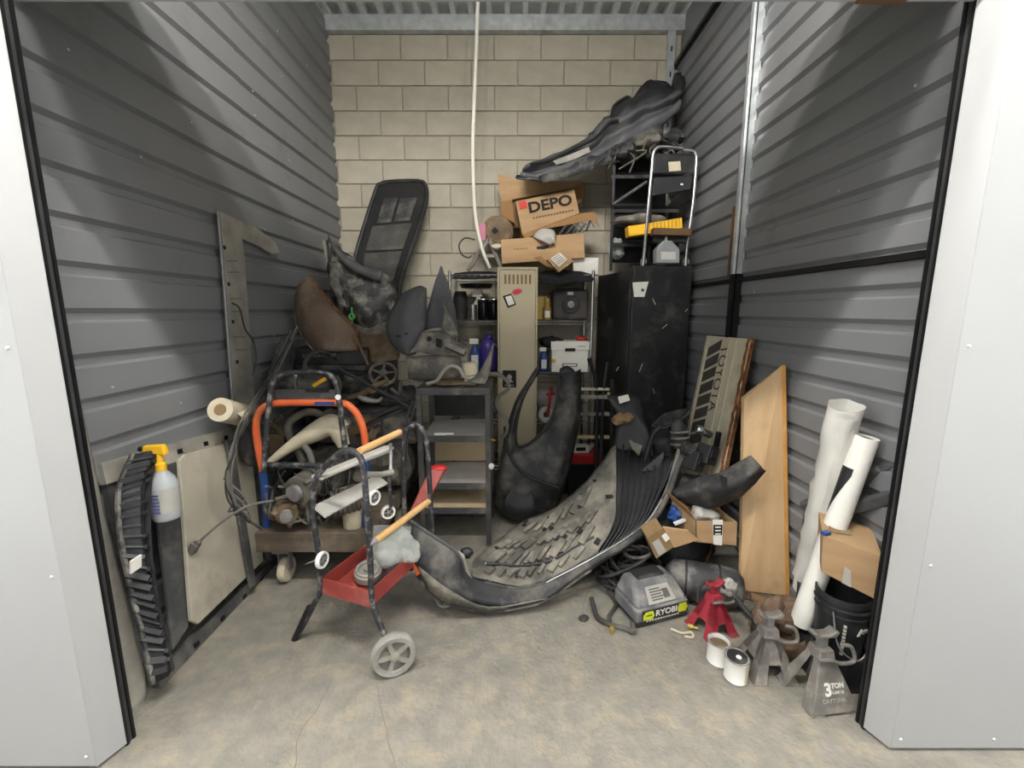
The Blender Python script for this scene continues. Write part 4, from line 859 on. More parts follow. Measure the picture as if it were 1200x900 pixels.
junk('paper_bag', MB().blob(onS(640, z4 + 0.12, 3.9), (0.12, 0.12, 0.12), 0.3, 8, sq=0.7), M['silver_label'], 'pale crumpled paper bag on the fourth shelf', 'bag', sm=True)
junk('tape_spool', MB().ring(P(640, 486, 3.66), (0.25, -1, 0.1), 0.05, 0.026, 26, 10), M['white_plastic'], 'white ring-shaped roll leaning below the fourth shelf', 'roll', sm=True)
junk('red_clamp', MB().bar(P(645, 459, 3.62), P(642, 488, 3.62), 0.025, 0.02).bar(P(640, 462, 3.62), P(650, 462, 3.62), 0.02, 0.02).lathe([(0.012, 0), (0.012, 0.04)], P(646, 459, 3.62), (0, 0, 1), 10), M['red_bright'], 'red metal clamp behind the leaning fender', 'clamp')
# folding step stool in front of the shelf
st = thing('step_stool', 'folded stool with pale rungs standing beside the leaning fender', 'step stool', P(692, 560, 3.3)); st.location.z = 0
for v, m, ht in ((456, 'cream', 0.02), (465, 'alu_dirty', 0.03), (485, 'grey_stand', 0.028), (512, 'tan_board', 0.025)): MB().bar(P(670, v, 3.30), P(714, v, 3.30), 0.03, ht).build('rung', M[m], st, bevel=0.003)
for u in (668, 717): MB().bar(P(u, 445, 3.32), V(P(u, 540, 3.32).x, 3.30, 0.0), 0.025, 0.03, (0, 1, 0)).build('side_rail', M['black_metal'], st)
rbx = thing('red_tool_box', 'low red tool box on the floor behind the fender', 'tool box', P(677, 560, 3.4)); o_ = V(P(677, 545, 3.42).x, 3.42, 0)
MB().span(o_ + V(-0.2, 0, 0), o_ + V(0.2, 0.22, 0.26)).build('body', M['black_metal'], rbx, bevel=0.006); MB().span(o_ + V(-0.205, -0.006, 0.26), o_ + V(0.205, 0.225, 0.345)).build('lid', M['red_bright'], rbx, bevel=0.01)
pk = thing('parts_packet', 'small packet with black and white print on the red tool box', 'packet', o_ + V(0.03, 0.05, 0.345)); c = o_ + V(0.03, 0.06, 0.375); R_ = Matrix.Rotation(0.1, 3, 'Z')
MB().box(c, (0.13, 0.07, 0.06), R_).build('packet', M['white_paper'], pk, bevel=0.003); MB().box(c + V(-0.003, -0.036, 0.004), (0.08, 0.003, 0.03), R_).build('print', M['ink'], pk)
MB().prism([c + V(0.06, -0.03, -0.03), c + V(0.12, -0.03, 0.05), c + V(0.07, -0.03, 0.05)], (0, 0.004, 0)).build('folded_corner', M['cream'], pk)

# tan locker
LY0 = 3.36; lx0, lx1 = P(583, 350, LY0).x, P(630, 350, LY0).x; lz = P(606, 313, LY0).z
lk = thing('tan_locker', 'narrow tan metal locker with louvres and stickers in front of the wire shelf', 'locker', ((lx0 + lx1) / 2, LY0 + 0.18, 0))
MB().span((lx0, LY0 + 0.012, 0.0), (lx1, LY0 + 0.36, lz)).build('body', M['tan_metal'], lk, bevel=0.003)
for a_, b_ in (((lx0, LY0 - 0.004, 0), (lx0 + 0.014, LY0 + 0.014, lz)), ((lx1 - 0.014, LY0 - 0.004, 0), (lx1, LY0 + 0.014, lz)), ((lx0 + 0.014, LY0 - 0.004, lz - 0.018), (lx1 - 0.014, LY0 + 0.014, lz))): MB().span(a_, b_).build('frame', M['tan_metal'], lk, bevel=0.002)
dr = MB().span((lx0 + 0.017, LY0 - 0.001, 0.03), (lx1 - 0.017, LY0 + 0.012, lz - 0.022)).build('door', M['tan_metal'], lk, bevel=0.003)
for k in range(7):
    x = lx0 + 0.06 + 0.031 * k
    MB().hexa([V(x - 0.007, LY0 - 0.0015, lz - 0.125), V(x + 0.007, LY0 - 0.0015, lz - 0.125), V(x + 0.007, LY0 + 0.001, lz - 0.125), V(x - 0.007, LY0 + 0.001, lz - 0.125)], [V(x - 0.007, LY0 - 0.009, lz - 0.055), V(x + 0.007, LY0 - 0.009, lz - 0.055), V(x + 0.007, LY0 + 0.001, lz - 0.055), V(x - 0.007, LY0 + 0.001, lz - 0.055)]).build('louvre', M['cardboard_dark'], dr)
def lq(u, v): p = P(u, v, LY0 - 0.002); return V(p.x, LY0 - 0.002, p.z)
MB().prism([lq(589, 347), lq(599, 344), lq(605, 357), lq(595, 361)], (0, -0.002, 0)).build('sticker', M['ink'], dr)
MB().prism([lq(592, 348), lq(599, 346), lq(603, 356), lq(596, 358.5)], (0, -0.004, 0)).build('sticker_print', M['white_paper'], dr)
MB().blob(lq(606, 341.5) + V(0, -0.001, 0), (0.042, 0.003, 0.024), 0.0, 1, 18, 8, rot=Matrix.Rotation(-0.25, 3, 'Y')).build('sticker', M['pink'], dr); MB().blob(lq(606, 341.5) + V(0, -0.003, 0), (0.034, 0.003, 0.016), 0.0, 1, 18, 8, rot=Matrix.Rotation(-0.25, 3, 'Y')).build('sticker_print', M['print_red'], dr)
MB().prism([lq(589, 434), lq(605, 434), lq(605, 454), lq(589, 454)], (0, -0.002, 0)).build('emblem_plate', M['ink'], dr)
MB().prism([lq(594, 441), lq(597, 438), lq(600, 441), lq(599, 445), lq(602, 448), lq(593, 448), lq(595, 445)], (0, -0.004, 0)).build('emblem', M['silver_label'], dr)
mb = MB()
for k in range(5): mb.box(lq(592.5 + 2.2 * k, 451.5) + V(0, -0.001, 0), (0.009, 0.003, 0.011))
mb.build('emblem_print', M['silver_label'], dr)

# ------------------------------------------------------------------ cartons on the shelf top
zt = SHELV[0] + 0.006
def boxq(q, Y, depth, m, root, name='body', **kw):     # carton from the four corners of its front face
    f = [P(u, v, Y) for u, v in q]; e = V(0, depth, 0)
    return MB().hexa([f[3], f[2], f[2] + e, f[3] + e], [f[0], f[1], f[1] + e, f[0] + e]).build(name, M[m], root, **kw)
def face(q, Y): return [P(u, v, Y) for u, v in q]
bc = thing('open_carton', 'large open brown carton at the top of the box pile', 'carton', P(635, 258, 4.0))
boxq([(590, 226), (680, 212), (677, 258), (594, 268)], 4.02, 0.14, 'cardboard_dark', bc)
MB().prism(face([(583, 204), (605, 211), (684, 213), (683, 218), (600, 234), (587, 236)], 3.98), (0, 0.006, 0)).build('flap', M['cardboard'], bc)
MB().prism(face([(587, 236), (600, 234), (604, 262), (587, 252)], 3.95), (0, 0.006, 0)).build('flap', M['cardboard_in'], bc); MB().prism(face([(674, 218), (685, 212), (681, 236), (676, 240)], 3.96), (0, 0.006, 0)).build('flap', M['cardboard_in'], bc)
dp = thing('printed_carton', 'brown carton printed with big black letters on the box pile', 'carton', P(640, 276, 3.8))
q = [(604, 236), (673, 222), (679, 250), (612, 275)]; boxq(q, 3.80, 0.22, 'cardboard', dp, bevel=0.002)
f = face(q, 3.798); rr_ = (f[1] - f[0]).normalized(); up_ = (f[0] - f[3]); up_ = (up_ - rr_ * up_.dot(rr_)).normalized()
text('DEPO', 0.115, M['ink'], dp, f[0].lerp(f[2], 0.55) + up_ * 0.03, rr_, up_, bold=0.004, sx=1.25)
MB().prism(face([(607.5, 236.5), (616, 234.5), (618.5, 243.5), (609.5, 245.5)], 3.797), (0, -0.002, 0)).build('red_square', M['print_red'], dp)
mb = MB()
for k in range(14): a_ = f[0].lerp(f[2], 0.55) - up_ * 0.052 + rr_ * (-0.16 + 0.025 * k); mb.bar(a_, a_ + rr_ * 0.015, 0.002, 0.012, up_)
mb.build('small_print', M['ink_grey'], dp)
MB().prism(face([(612, 275), (680, 250), (697, 248), (703, 266), (694, 258), (640, 268), (616, 280)], 3.78), (0, 0.006, 0)).build('flap', M['cardboard_in'], dp)
lg = thing('long_tan_carton', 'long tan carton with a hand slot lying on the shelf top', 'carton', P(636, 307, 3.75))
q = [(587, 281), (684, 273), (685.5, 302), (588, 309)]; boxq(q, 3.73, 0.25, 'cardboard', lg, bevel=0.002)
MB().prism(face([(629, 289), (643, 287.5), (643, 290.5), (638, 292), (629, 292)], 3.728), (0, -0.003, 0)).build('hand_slot', M['ink'], lg)
mb = MB()
for k in range(5): a_ = P(603 + 3.4 * k, 292 - 0.25 * k, 3.728); mb.box(a_, (0.017, 0.003, 0.012))
mb.build('faint_print', M['cardboard_in'], lg)
sm_ = thing('small_labelled_carton', 'small tilted yellow-brown carton with a white label on the shelf top', 'carton', P(650, 316, 3.68))
boxq([(641, 304), (657, 293), (673, 306), (655, 319)], 3.66, 0.10, 'cardboard', sm_, bevel=0.002)
MB().prism(face([(645, 303), (656, 296), (665, 304), (655, 313)], 3.658), (0, -0.002, 0)).build('label', M['white_paper'], sm_)
mb = MB()
for k in range(4): mb.bar(P(648 + 2 * k, 303.5 + 1.8 * k, 3.655), P(656 + 2 * k, 298.5 + 1.8 * k, 3.655), 0.002, 0.004)
mb.build('label_print', M['ink_grey'], sm_)
MB().prism(face([(625, 302), (634, 300), (649, 314), (640, 312)], 3.66), (0, 0.005, 0)).build('flap', M['cardboard_in'], sm_)
junk('grey_foam', MB().sheet([PL([(624, 277), (634, 268), (648, 270), (652, 276)], 3.72), PL([(634, 282), (640, 276), (648, 278), (651, 284)], 3.68), PL([(646, 287), (648, 285), (650, 286), (651, 288)], 3.69)], 4, 0.01), M['silver_label'], 'crumpled grey sheet on the long tan carton', 'sheet', solid=0.004, sm=2)
wbx = thing('white_carton', 'small plain white carton at the right end of the shelf top', 'carton', P(686, 320, 3.8)); o_ = onS(686, zt, 3.78); MB().span(o_ + V(-0.105, 0, 0.0), o_ + V(0.105, 0.16, 0.125)).build('body', M['white_paper'], wbx, bevel=0.002); MB().span(o_ + V(-0.107, -0.002, 0.125), o_ + V(0.107, 0.162, 0.135)).build('lid', M['white_paper'], wbx)
for k in range(5): junk('metal_bracket', MB().bar(P(655 + 8 * k, 275 - k, 3.79), P(668 + 6 * k, 258 + (k % 2) * 4, 3.80), 0.02, 0.012).bar(P(668 + 6 * k, 258 + (k % 2) * 4, 3.80), P(676 + 5 * k, 266, 3.79), 0.018, 0.01), M['steel_dark'], ['dark metal bracket farthest left below the printed carton', 'second dark metal bracket below the printed carton', 'third dark metal bracket below the printed carton', 'fourth dark metal bracket below the printed carton', 'dark metal bracket farthest right below the printed carton'][k], 'bracket')
junk('black_cloth', MB().sheet([PL([(630, 320), (650, 316), (672, 317), (694, 322)], 3.78), PL([(629, 325), (648, 325), (670, 324), (696, 327)], 3.72), PL([(631, 330), (650, 334), (668, 331), (692, 331)], 3.71)], 4, 0.012, 12), M['cloth_black'], 'black cloth draped over the right half of the shelf top', 'cloth', solid=0.006, sm=2)
junk('pallet_film', MB().sheet([PL([(533, 320), (556, 318), (582, 319)], 3.80), PL([(531, 326), (556, 327), (582, 326)], 3.73)], 4, 0.008, 14), M['cloth_black'], 'dark film over the left half of the shelf top', 'film', solid=0.004, sm=2)
ab = thing('a_frame_bracket', 'grey metal A-shaped bracket on the shelf top beside the cord', 'bracket', P(568, 318, 3.8))
for a_, b_ in (((573, 280), (548, 318)), ((573, 280), (589, 318)), ((560, 300), (581, 300))): MB().bar(P(*a_, 3.82), P(*b_, 3.82), 0.03, 0.03, (0, 1, 0)).build('bar', M['grey_stand'], ab, bevel=0.003)
junk('pink_tag', MB().box(P(565, 272, 3.84), (0.06, 0.01, 0.13)), M['pink'], 'pink card standing on the A-shaped bracket', 'card')
fn = thing('round_fan', 'brown round fan grille behind the A-shaped bracket', 'fan', P(583, 290, 3.95)); c = P(583, 272, 3.95)
MB().lathe([(0.13, 0), (0.12, 0.05), (0.04, 0.07)], c, (0.1, -1, 0.1), 26).build('body', M['engine_brown'], fn, sm=True); MB().ring(c + V(0, -0.02, 0), (0.1, -1, 0.1), 0.13, 0.008).ring(c + V(0, -0.055, 0), (0.1, -1, 0.1), 0.085, 0.005).build('guard', M['cardboard_dark'], fn, sm=True)
MB().box(c + V(-0.02, -0.075, 0.0), (0.04, 0.012, 0.04), Matrix.Rotation(0.78, 3, 'Y')).build('hub', M['ink'], fn)
junk('cream_disc', MB().lathe([(0.04, 0), (0.045, 0.015), (0.02, 0.025)], P(582, 290, 3.80), (0, -0.6, 1), 18), M['cream'], 'small cream disc under the round fan', 'disc', sm=True)
junk('wire_loop', MB().tube(PL([(557, 281), (545, 279), (538, 287), (541, 298), (549, 302), (553, 299)], 3.85), 0.006, 6, sm=5), M['cable'], 'thin dark wire loop at the left end of the shelf top', 'wire', sm=True)
cdp = PL([(562, -40, 3.72), (560, 0, 3.72), (558, 60, 3.72), (556, 110, 3.72), (554, 170, 3.72), (555, 220, 3.72), (558, 260, 3.72), (566, 295, 3.70), (574, 314, 3.70)], 0); cdp[0].z = 3.99
tag(MB().tube(cdp, 0.0145, 8, sm=5).build('ceiling_pull_rope', M['white_cord'], sm=True), 'thick white rope hanging from the ceiling to the shelf top', 'rope')

# ------------------------------------------------------------------ black cabinet and what stands on it
CX0, CX1, CY0, CY1 = 0.93, 1.385, 3.42, 3.92; cz = P(775, 311, CY0).z
cb_ = thing('black_cabinet', 'tall scratched black metal cabinet in the right back corner', 'cabinet', ((CX0 + CX1) / 2, (CY0 + CY1) / 2, 0))
MB().span((CX0, CY0 + 0.016, 0), (CX1, CY1, cz)).build('body', M['black_metal'], cb_, bevel=0.004)
dr = MB().span((CX0 + 0.008, CY0, 0.04), (CX1 - 0.006, CY0 + 0.015, cz - 0.008)).build('door', M['black_metal'], cb_, bevel=0.004)
def cq(u, v): return P(u, v, CY0 - 0.001)
MB().prism([cq(741, 331), cq(760, 330), cq(755, 348), cq(743, 348)], (0, -0.002, 0)).build('sticker', M['white_paper'], dr); MB().lathe([(0.012, 0), (0.012, 0.003)], cq(753, 340) + V(0, -0.002, 0), (0, -1, 0), 12).build('sticker_print', M['ink_grey'], dr)
mb = MB()
for a_, b_ in (((765, 350), (768, 357)), ((776, 385), (782, 380)), ((749, 436), (753, 426)), ((765, 455), (767, 461)), ((803, 365), (806, 362)), ((722, 435), (725, 430))): mb.bar(cq(*a_), cq(*b_), 0.004, 0.006)
mb.build('scratches', M['silver_label'], dr)
pn = MB().hexa([V(CX0 - 0.012, CY0 + 0.05, 0), V(CX0 - 0.002, CY0 + 0.05, 0), V(0.80, 4.08, 0), V(0.79, 4.08, 0)], [V(CX0 - 0.012, CY0 + 0.05, cz - 0.03), V(CX0 - 0.002, CY0 + 0.05, cz - 0.03), V(0.80, 4.08, cz - 0.03), V(0.79, 4.08, cz - 0.03)]).build('black_sheet_panel', M['black_metal'])
tag(pn, 'black metal sheet standing between the wire shelf and the cabinet', 'sheet panel')
hc = thing('chrome_trolley', 'chrome-tube folding trolley with black panels on the cabinet top', 'trolley', (1.2, 3.45, cz))
TY = 3.45
MB().tube([V(P(754, 300, TY).x, TY, cz)] + PL([(755, 295), (760, 240), (764, 195), (765, 182), (769, 174), (778, 172), (800, 174)], TY), 0.013, 10, sm=3).build('tube', M['chrome'], hc, sm=True)
MB().tube(PL([(800, 176), (812, 177), (815, 181), (816, 190), (812, 240), (805, 290)], TY) + [V(P(804, 303, TY).x, TY, cz)], 0.013, 10, sm=3).build('tube', M['chrome'], hc, sm=True)
MB().hexa(PL([(766, 203), (813, 203)], TY + 0.01) + PL([(810, 203), (768, 203)], TY + 0.05), PL([(767, 180), (815, 182)], TY + 0.01) + PL([(812, 180), (769, 180)], TY + 0.05)).build('panel', M['black_metal'], hc, bevel=0.004)
MB().prism(face([(783, 190), (797, 189), (798, 200), (784, 201)], TY + 0.008), (0, -0.003, 0)).build('label', M['cream'], hc)
MB().hexa(PL([(764, 230), (810, 222)], TY + 0.02) + PL([(808, 220), (766, 226)], TY + 0.10), PL([(766, 208), (812, 206)], TY + 0.02) + PL([(808, 206), (768, 206)], TY + 0.10)).build('bin', M['black_plastic'], hc, bevel=0.006)
MB().box(P(799, 216, TY + 0.012), (0.02, 0.004, 0.012)).build('badge', M['white_plastic'], hc)
for u in (754, 804): MB().lathe([(0.03, -0.01), (0.032, 0), (0.03, 0.01)], V(P(u, 303, TY).x + 0.01, TY + 0.03, cz + 0.033), (1, 0.3, 0), 16).build('wheel', M['alu_dirty'], hc, sm=True)
br = thing('black_rack', 'black rack of shelves with junk beside the chrome trolley', 'rack', (1.0, 3.7, cz))
for u in (716, 760):
    for Y in (3.62, 3.88): MB().bar(V(P(u, 310, Y).x, Y, cz), P(u + 4, 178, Y), 0.02, 0.02, (0, 1, 0)).build('post', M['black_metal'], br)
for v in (245, 285, 205): MB().hexa(PL([(716, v + 4), (796, v + 4)], 3.62) + PL([(782, v), (720, v)], 3.9), PL([(716, v), (796, v)], 3.62) + PL([(782, v - 4), (720, v - 4)], 3.9)).build('shelf', M['black_metal'], br)
MB().hexa(PL([(716, 308), (778, 308)], 3.92) + PL([(778, 308), (716, 308)], 3.94), PL([(718, 180), (782, 180)], 3.92) + PL([(782, 180), (718, 180)], 3.94)).build('back_panel', M['black_plastic'], br)
junk('grey_pipe_length', MB().tube(PL([(718, 240), (758, 213)], 3.58), 0.013, 8), M['steel_dark'], 'dark grey pipe sloping across the black rack', 'pipe', sm=True)
junk('grey_tarp', MB().blob(P(748, 258, 3.72), (0.2, 0.1, 0.06), 0.4, 9), M['grey_dirty'], 'grey folded tarp on the black rack shelf', 'tarp', sm=True)
junk('clear_bag', MB().blob(P(722, 290, 3.72), (0.06, 0.06, 0.09), 0.4, 12), M['bag_plastic'], 'small clear bag at the left foot of the black rack', 'bag', sm=True)
yl = thing('yellow_level', 'yellow ribbed plastic board lying across the black rack', 'board', P(768, 270, 3.46))
for q in ([(736, 265), (757, 262), (758, 274), (737, 277)], [(758, 262), (799, 255), (800, 267), (758, 274)]): boxq(q, 3.47, 0.10, 'yellow', yl, 'board', bevel=0.002)
mb = MB()
for k in range(9): mb.bar(P(761 + 4.4 * k, 261 - 0.7 * k, 3.468), P(761.5 + 4.4 * k, 271 - 0.75 * k, 3.468), 0.004, 0.006)
mb.build('ribs', M['gold'], yl)
junk('brown_plank', MB().bar(P(764, 272, 3.44), P(808, 273, 3.44), 0.08, 0.05), M['brown_strip'], 'short brown plank across the chrome trolley', 'plank', bevel=0.002)
junk('black_brush', MB().bar(P(765, 281, 3.47), P(806, 281, 3.47), 0.06, 0.05), M['black_plastic'], 'black brush strip under the brown plank', 'brush', bevel=0.004)
jb = thing('oil_bottle', 'translucent white bottle with pointed shoulders on the cabinet edge', 'bottle', V(P(780, 308, 3.45).x, 3.45, cz)); c = jb.location
def bq(u, v): p = P(u, v, 3.45); return V(p.x, 3.45 - 0.045, max(p.z, cz + 0.001))
MB().prism([bq(767, 309), bq(794, 309), bq(794, 293), bq(785, 283), bq(775, 283), bq(767, 293)], (0, 0.09, 0)).build('body', M['bottle_plastic'], jb, bevel=0.008)
MB().lathe([(0.016, 0), (0.013, 0.035)], V(P(780, 283, 3.45).x, 3.45, P(780, 283, 3.45).z), n=12).build('cap', M['cream'], jb, sm=True); MB().prism([bq(772, 305) + V(0, -0.002, 0), bq(789, 305) + V(0, -0.002, 0), bq(789, 296) + V(0, -0.002, 0), bq(772, 296) + V(0, -0.002, 0)], (0, -0.002, 0)).build('label', M['white_paper'], jb)
for k, (u, v, s, m, lb) in enumerate(((730, 180, 0.11, 'black_dusty', 'dark torn plastic scrap at the left top of the black rack'), (758, 170, 0.13, 'engine', 'tangled grey scrap on the middle top of the black rack'), (788, 166, 0.10, 'black_dusty', 'dark torn plastic scrap at the right top of the black rack'))):
    t = MB().blob(P(u, v, 3.7), (s, 0.12, 0.07), 0.6, 10, 20, 14)
    for q in range(4):
        a_ = P(u + random.uniform(-20, 20), v + random.uniform(-8, 8), 3.6); t.tube([a_, a_ + V(random.uniform(-.1, .1), -0.02, random.uniform(-.12, .02)), a_ + V(random.uniform(-.12, .12), 0.02, random.uniform(-.2, -.05))], 0.007, 6, sm=4)
    junk('plastic_scrap', t, M[m], lb, sm=True)
# long black trim pieces across the top
bt = thing('long_black_bumper_trim', 'long black bumper trim lying across the boxes up to the right corner', 'car panel', P(650, 208, 3.75))
tp = [(612, 202), (618, 192), (640, 186), (668, 172), (692, 158), (706, 140), (716, 138), (740, 128), (768, 118), (793, 106)]; bt_ = [(610, 208), (630, 212), (655, 207), (680, 200), (705, 191), (722, 182), (738, 172), (756, 160), (775, 148), (795, 132)]
rws = [[], [], [], [], []]
for i, (a_, b_) in enumerate(zip(tp, bt_)):
    A, B = P(*a_, 3.86), P(*b_, 3.68); j_ = 0.012 * (-1) ** i
    for k, (q, dy) in enumerate(((0, 0), (0.25, -0.085 + j_), (0.45, 0.02), (0.68, -0.075 - j_), (1, 0.0))): rws[k].append(A.lerp(B, q) + V(0, dy, 0))
MB().sheet(rws, 3, 0.022, 9).build('skin', M['grey_primer'], bt, solid=0.006, sm=2); MB().tube([r + V(0, -0.012, 0) for r in rws[1][1:7]], 0.010, 6, sm=3).build('ridge', M['black_plastic'], bt, sm=True)
MB().sheet([PL([(606, 205), (622, 204), (640, 208)], 3.70), PL([(604, 209), (622, 211), (642, 213)], 3.66)], 3, 0.01, 20).build('end_tab', M['black_plastic'], bt, solid=0.008, sm=2)
MB().sheet([PL([(630, 206), (660, 196), (700, 178), (740, 160), (775, 146)], 3.66), PL([(636, 214), (665, 208), (705, 194), (742, 176), (778, 158)], 3.63)], 4, 0.015, 10).build('lower_lip', M['black_dusty'], bt, solid=0.006, sm=2)
bu = thing('upper_black_bumper_piece', 'upper jagged black bumper piece in the right top corner', 'car panel', P(760, 140, 3.9))
tp = [(690, 158), (703, 150), (708, 139), (716, 136), (719, 124), (735, 113), (741, 117), (752, 102), (762, 96), (780, 97), (788, 104), (791, 88), (798, 86)]; bt_ = [(694, 166), (706, 160), (716, 152), (722, 150), (730, 147), (740, 142), (748, 138), (757, 134), (766, 132), (776, 130), (784, 129), (791, 126), (798, 122)]
rws = [[], [], []]
for a_, b_ in zip(tp, bt_): A, B = P(*a_, 3.95), P(*b_, 3.82); rws[0].append(A); rws[1].append(A.lerp(B, 0.5) + V(0, -0.09, 0)); rws[2].append(B)
MB().sheet(rws, 2, 0.02, 9).build('skin', M['black_plastic'], bu, solid=0.006, sm=2); MB().tube(rws[0], 0.010, 6, sm=3).build('edge', M['black_plastic'], bu, sm=True)
junk('window_strip', MB().sheet([PL([(648, 189), (668, 181), (690, 172)], 3.72), PL([(652, 193), (672, 187), (692, 178)], 3.70)], 3), M['alu_dirty'], 'small pale strip stuck on the long black trim', 'strip', solid=0.003)

# ================================================================== FENDER AND BUMPER
fd = thing('leaning_fender', 'dark grey front fender with a big wheel arch standing on the floor', 'car panel', P(625, 612, 2.92)); fd.location.z = 0
inn = [(632, 431), (614, 462), (606, 490), (604, 512), (608, 521), (620, 518), (634, 506), (645, 490), (652, 468), (655, 437)]
out = [(630, 429), (606, 466), (594, 500), (587, 540), (579, 592), (610, 611), (650, 596), (668, 545), (680, 490), (680, 432)]
def fy(v): return 3.08 - (v - 430) / 180 * 0.17
rws = []
for a_, b_ in zip(inn, out):
    A, B = P(a_[0], a_[1], fy(a_[1])), P(b_[0], b_[1], fy(b_[1])); B.z = max(B.z, 0.012)
    rws.append([A + V(0, -0.03, 0), A.lerp(B, 0.25) + V(0, -0.09, 0), A.lerp(B, 0.65) + V(0, -0.10, 0), B])
MB().sheet(rws, 4, 0.006, 6).build('skin', M['black_dusty'], fd, solid=0.005, sm=2)
MB().tube([r[0] + V(0, -0.008, 0) for r in rws], 0.011, 8, sm=4).build('arch_lip', M['black_plastic'], fd, sm=True)
MB().tube(PL([(592, 500), (594, 523), (604, 545), (623, 560), (655, 572)], 2.79), 0.012, 8, sm=5).build('arch_lip', M['black_plastic'], fd, sm=True)
MB().sheet([PL([(655, 432), (664, 428), (672, 432)], 3.02), PL([(656, 444), (668, 440), (682, 446)], 3.0)], 4, 0.008).build('torn_top', M['black_plastic'], fd, solid=0.005, sm=2)
MB().tube(PL([(618, 543, 2.83), (630, 538, 2.82), (640, 535, 2.83), (634, 547, 2.82)], 0), 0.004, 6).build('crease', M['grey_primer'], fd)
junk('wheel_liner', MB().sheet([PL([(598, 570), (612, 574), (625, 572)], 2.86), PL([(590, 590), (606, 600), (628, 596)], 2.8), PL([(592, 604), (606, 611), (630, 609)], 2.84)], 4), M['black_plastic'], 'glossy black liner piece under the wheel arch of the fender', solid=0.005, sm=2)

bp_ = thing('front_bumper', 'big scuffed black front bumper cover lying curved across the floor', 'bumper', PZ(575, 712, 0))
colsT = [(482, 611, 1.99), (510, 630, 1.95), (536, 648, 1.94), (545, 668, 1.96), (568, 682, 1.985), (605, 689, 2.0), (640, 682, 2.02), (690, 656, 2.08), (730, 632, 2.15), (757, 612, 2.22), (775, 585, 2.30), (786, 560, 2.38), (796, 535, 2.46), (803, 512, 2.54)]
colsB = [(490, 674, 1.97), (505, 694, 1.92), (526, 706, 1.90), (545, 712, 1.91), (575, 716, 1.94), (610, 711, 1.965), (640, 702, 2.0), (692, 667, 2.08), (733, 643, 2.15), (760, 623, 2.22), (779, 595, 2.30), (791, 568, 2.38), (801, 543, 2.46), (809, 520, 2.54)]
top, mid, bot = [], [], []
for i, (a_, b_) in enumerate(zip(colsT, colsB)):
    A, B = P(*a_), P(*b_); B.z = max(B.z, 0.01)
    nrm = V(-0.25 if i < 3 else 0.1, -1, 0.1).normalized()
    top.append(A); mid.append(A.lerp(B, 0.55) + nrm * (0.05 if i < 7 else 0.02)); bot.append(B)
MB().sheet([top, [a_.lerp(m_, 0.5) + V(0, -0.006, 0) for a_, m_ in zip(top, mid)], mid, bot], 5, 0.006, 9).build('skin', M['black_dusty'], bp_, solid=0.006, sm=2)
MB().tube([p + V(0, -0.004, 0.003) for p in top[4:]], 0.006, 8, sm=5).build('upper_rim', M['steel_dark'], bp_, sm=True); MB().tube([p + V(0, -0.009, 0.003) for p in top[6:11]], 0.003, 6, sm=5).build('scratch_line', M['chrome'], bp_, sm=True); MB().tube([p + V(0, -0.004, 0) for p in bot[:8]], 0.009, 8, sm=5).build('lower_lip', M['black_scuff'], bp_, sm=True)  # rim tone lightened to carry its edge highlight; thin bright tube is a scratch
MB().tube([p + V(0, -0.004, 0.004) for p in top[:4]], 0.007, 8, sm=5).build('upper_rim', M['grey_primer'], bp_, sm=True)
MB().sheet([[mid[0] * 0.5 + mid[1] * 0.5 + V(0, -0.02, 0.0), mid[2] + V(0, -0.012, -0.01), mid[4] + V(0, -0.012, -0.01), mid[6] + V(0, -0.012, 0)], [bot[1] + V(0, -0.02, 0.02), bot[2] + V(0, -0.02, 0.015), bot[4] + V(0, -0.02, 0.015), bot[6] + V(0, -0.015, 0.01)]], 4).build('splitter', M['grey_dirty'], bp_, solid=0.004, sm=2)
MB().prism(PL([(486, 648), (490, 653), (493, 672), (488, 675), (484, 662)], 1.92), (0, 0.01, 0)).build('side_reflector', M['orange_bright'], bp_)
# white scrape at the notch
MB().sheet([PL([(536, 645), (544, 650)], 1.945), PL([(538, 665), (552, 676)], 1.96), PL([(546, 675), (566, 685)], 1.98)], 4).build('scraped_edge', M['alu_dirty'], bp_, solid=0.005, sm=2)
MB().blob(P(546, 648, 2.14), (0.035, 0.025, 0.028), 0.4, 20).build('torn_clip', M['black_plastic'], bp_, sm=True)
for a_ in ((567, 668, 2.16), (574, 682, 2.1)): MB().bar(P(*a_), P(a_[0] + 3, a_[1] - 9, a_[2]), 0.012, 0.012).build('clip', M['white_plastic'], bp_)
mb = MB()
for k in range(6): p = top[6 + k]; mb.lathe([(0.009, 0), (0.007, 0.006)], p + V(0, -0.006, -0.02), (0, -1, 0.1), 8)
mb.build('fastener', M['chrome'], bp_)
# inside of the bumper: underside tray, grille and end
GR = [PL([(552, 676, 2.0), (605, 686, 2.02), (645, 678, 2.05), (700, 648, 2.12)], 0), PL([(556, 656, 2.2), (606, 660, 2.18), (652, 648, 2.18), (718, 616, 2.22)], 0), PL([(582, 634, 2.45), (628, 632, 2.38), (670, 614, 2.36), (722, 582, 2.40)], 0), PL([(612, 612, 2.66), (652, 594, 2.66), (688, 562, 2.68), (722, 520, 2.74)], 0)]
for r_ in GR:
    for p in r_: p.z = max(p.z, 0.03)
def TQ(s, t, o=0.0):
    s = min(max(s, 0), 1) * 3; t = min(max(t, 0), 1) * 3; i, j = min(int(s), 2), min(int(t), 2); a_, b_ = s - i, t - j
    p = GR[j][i] * (1 - a_) * (1 - b_) + GR[j][i + 1] * a_ * (1 - b_) + GR[j + 1][i] * (1 - a_) * b_ + GR[j + 1][i + 1] * a_ * b_
    return p + V(-0.15, -0.35, 0.92) * o
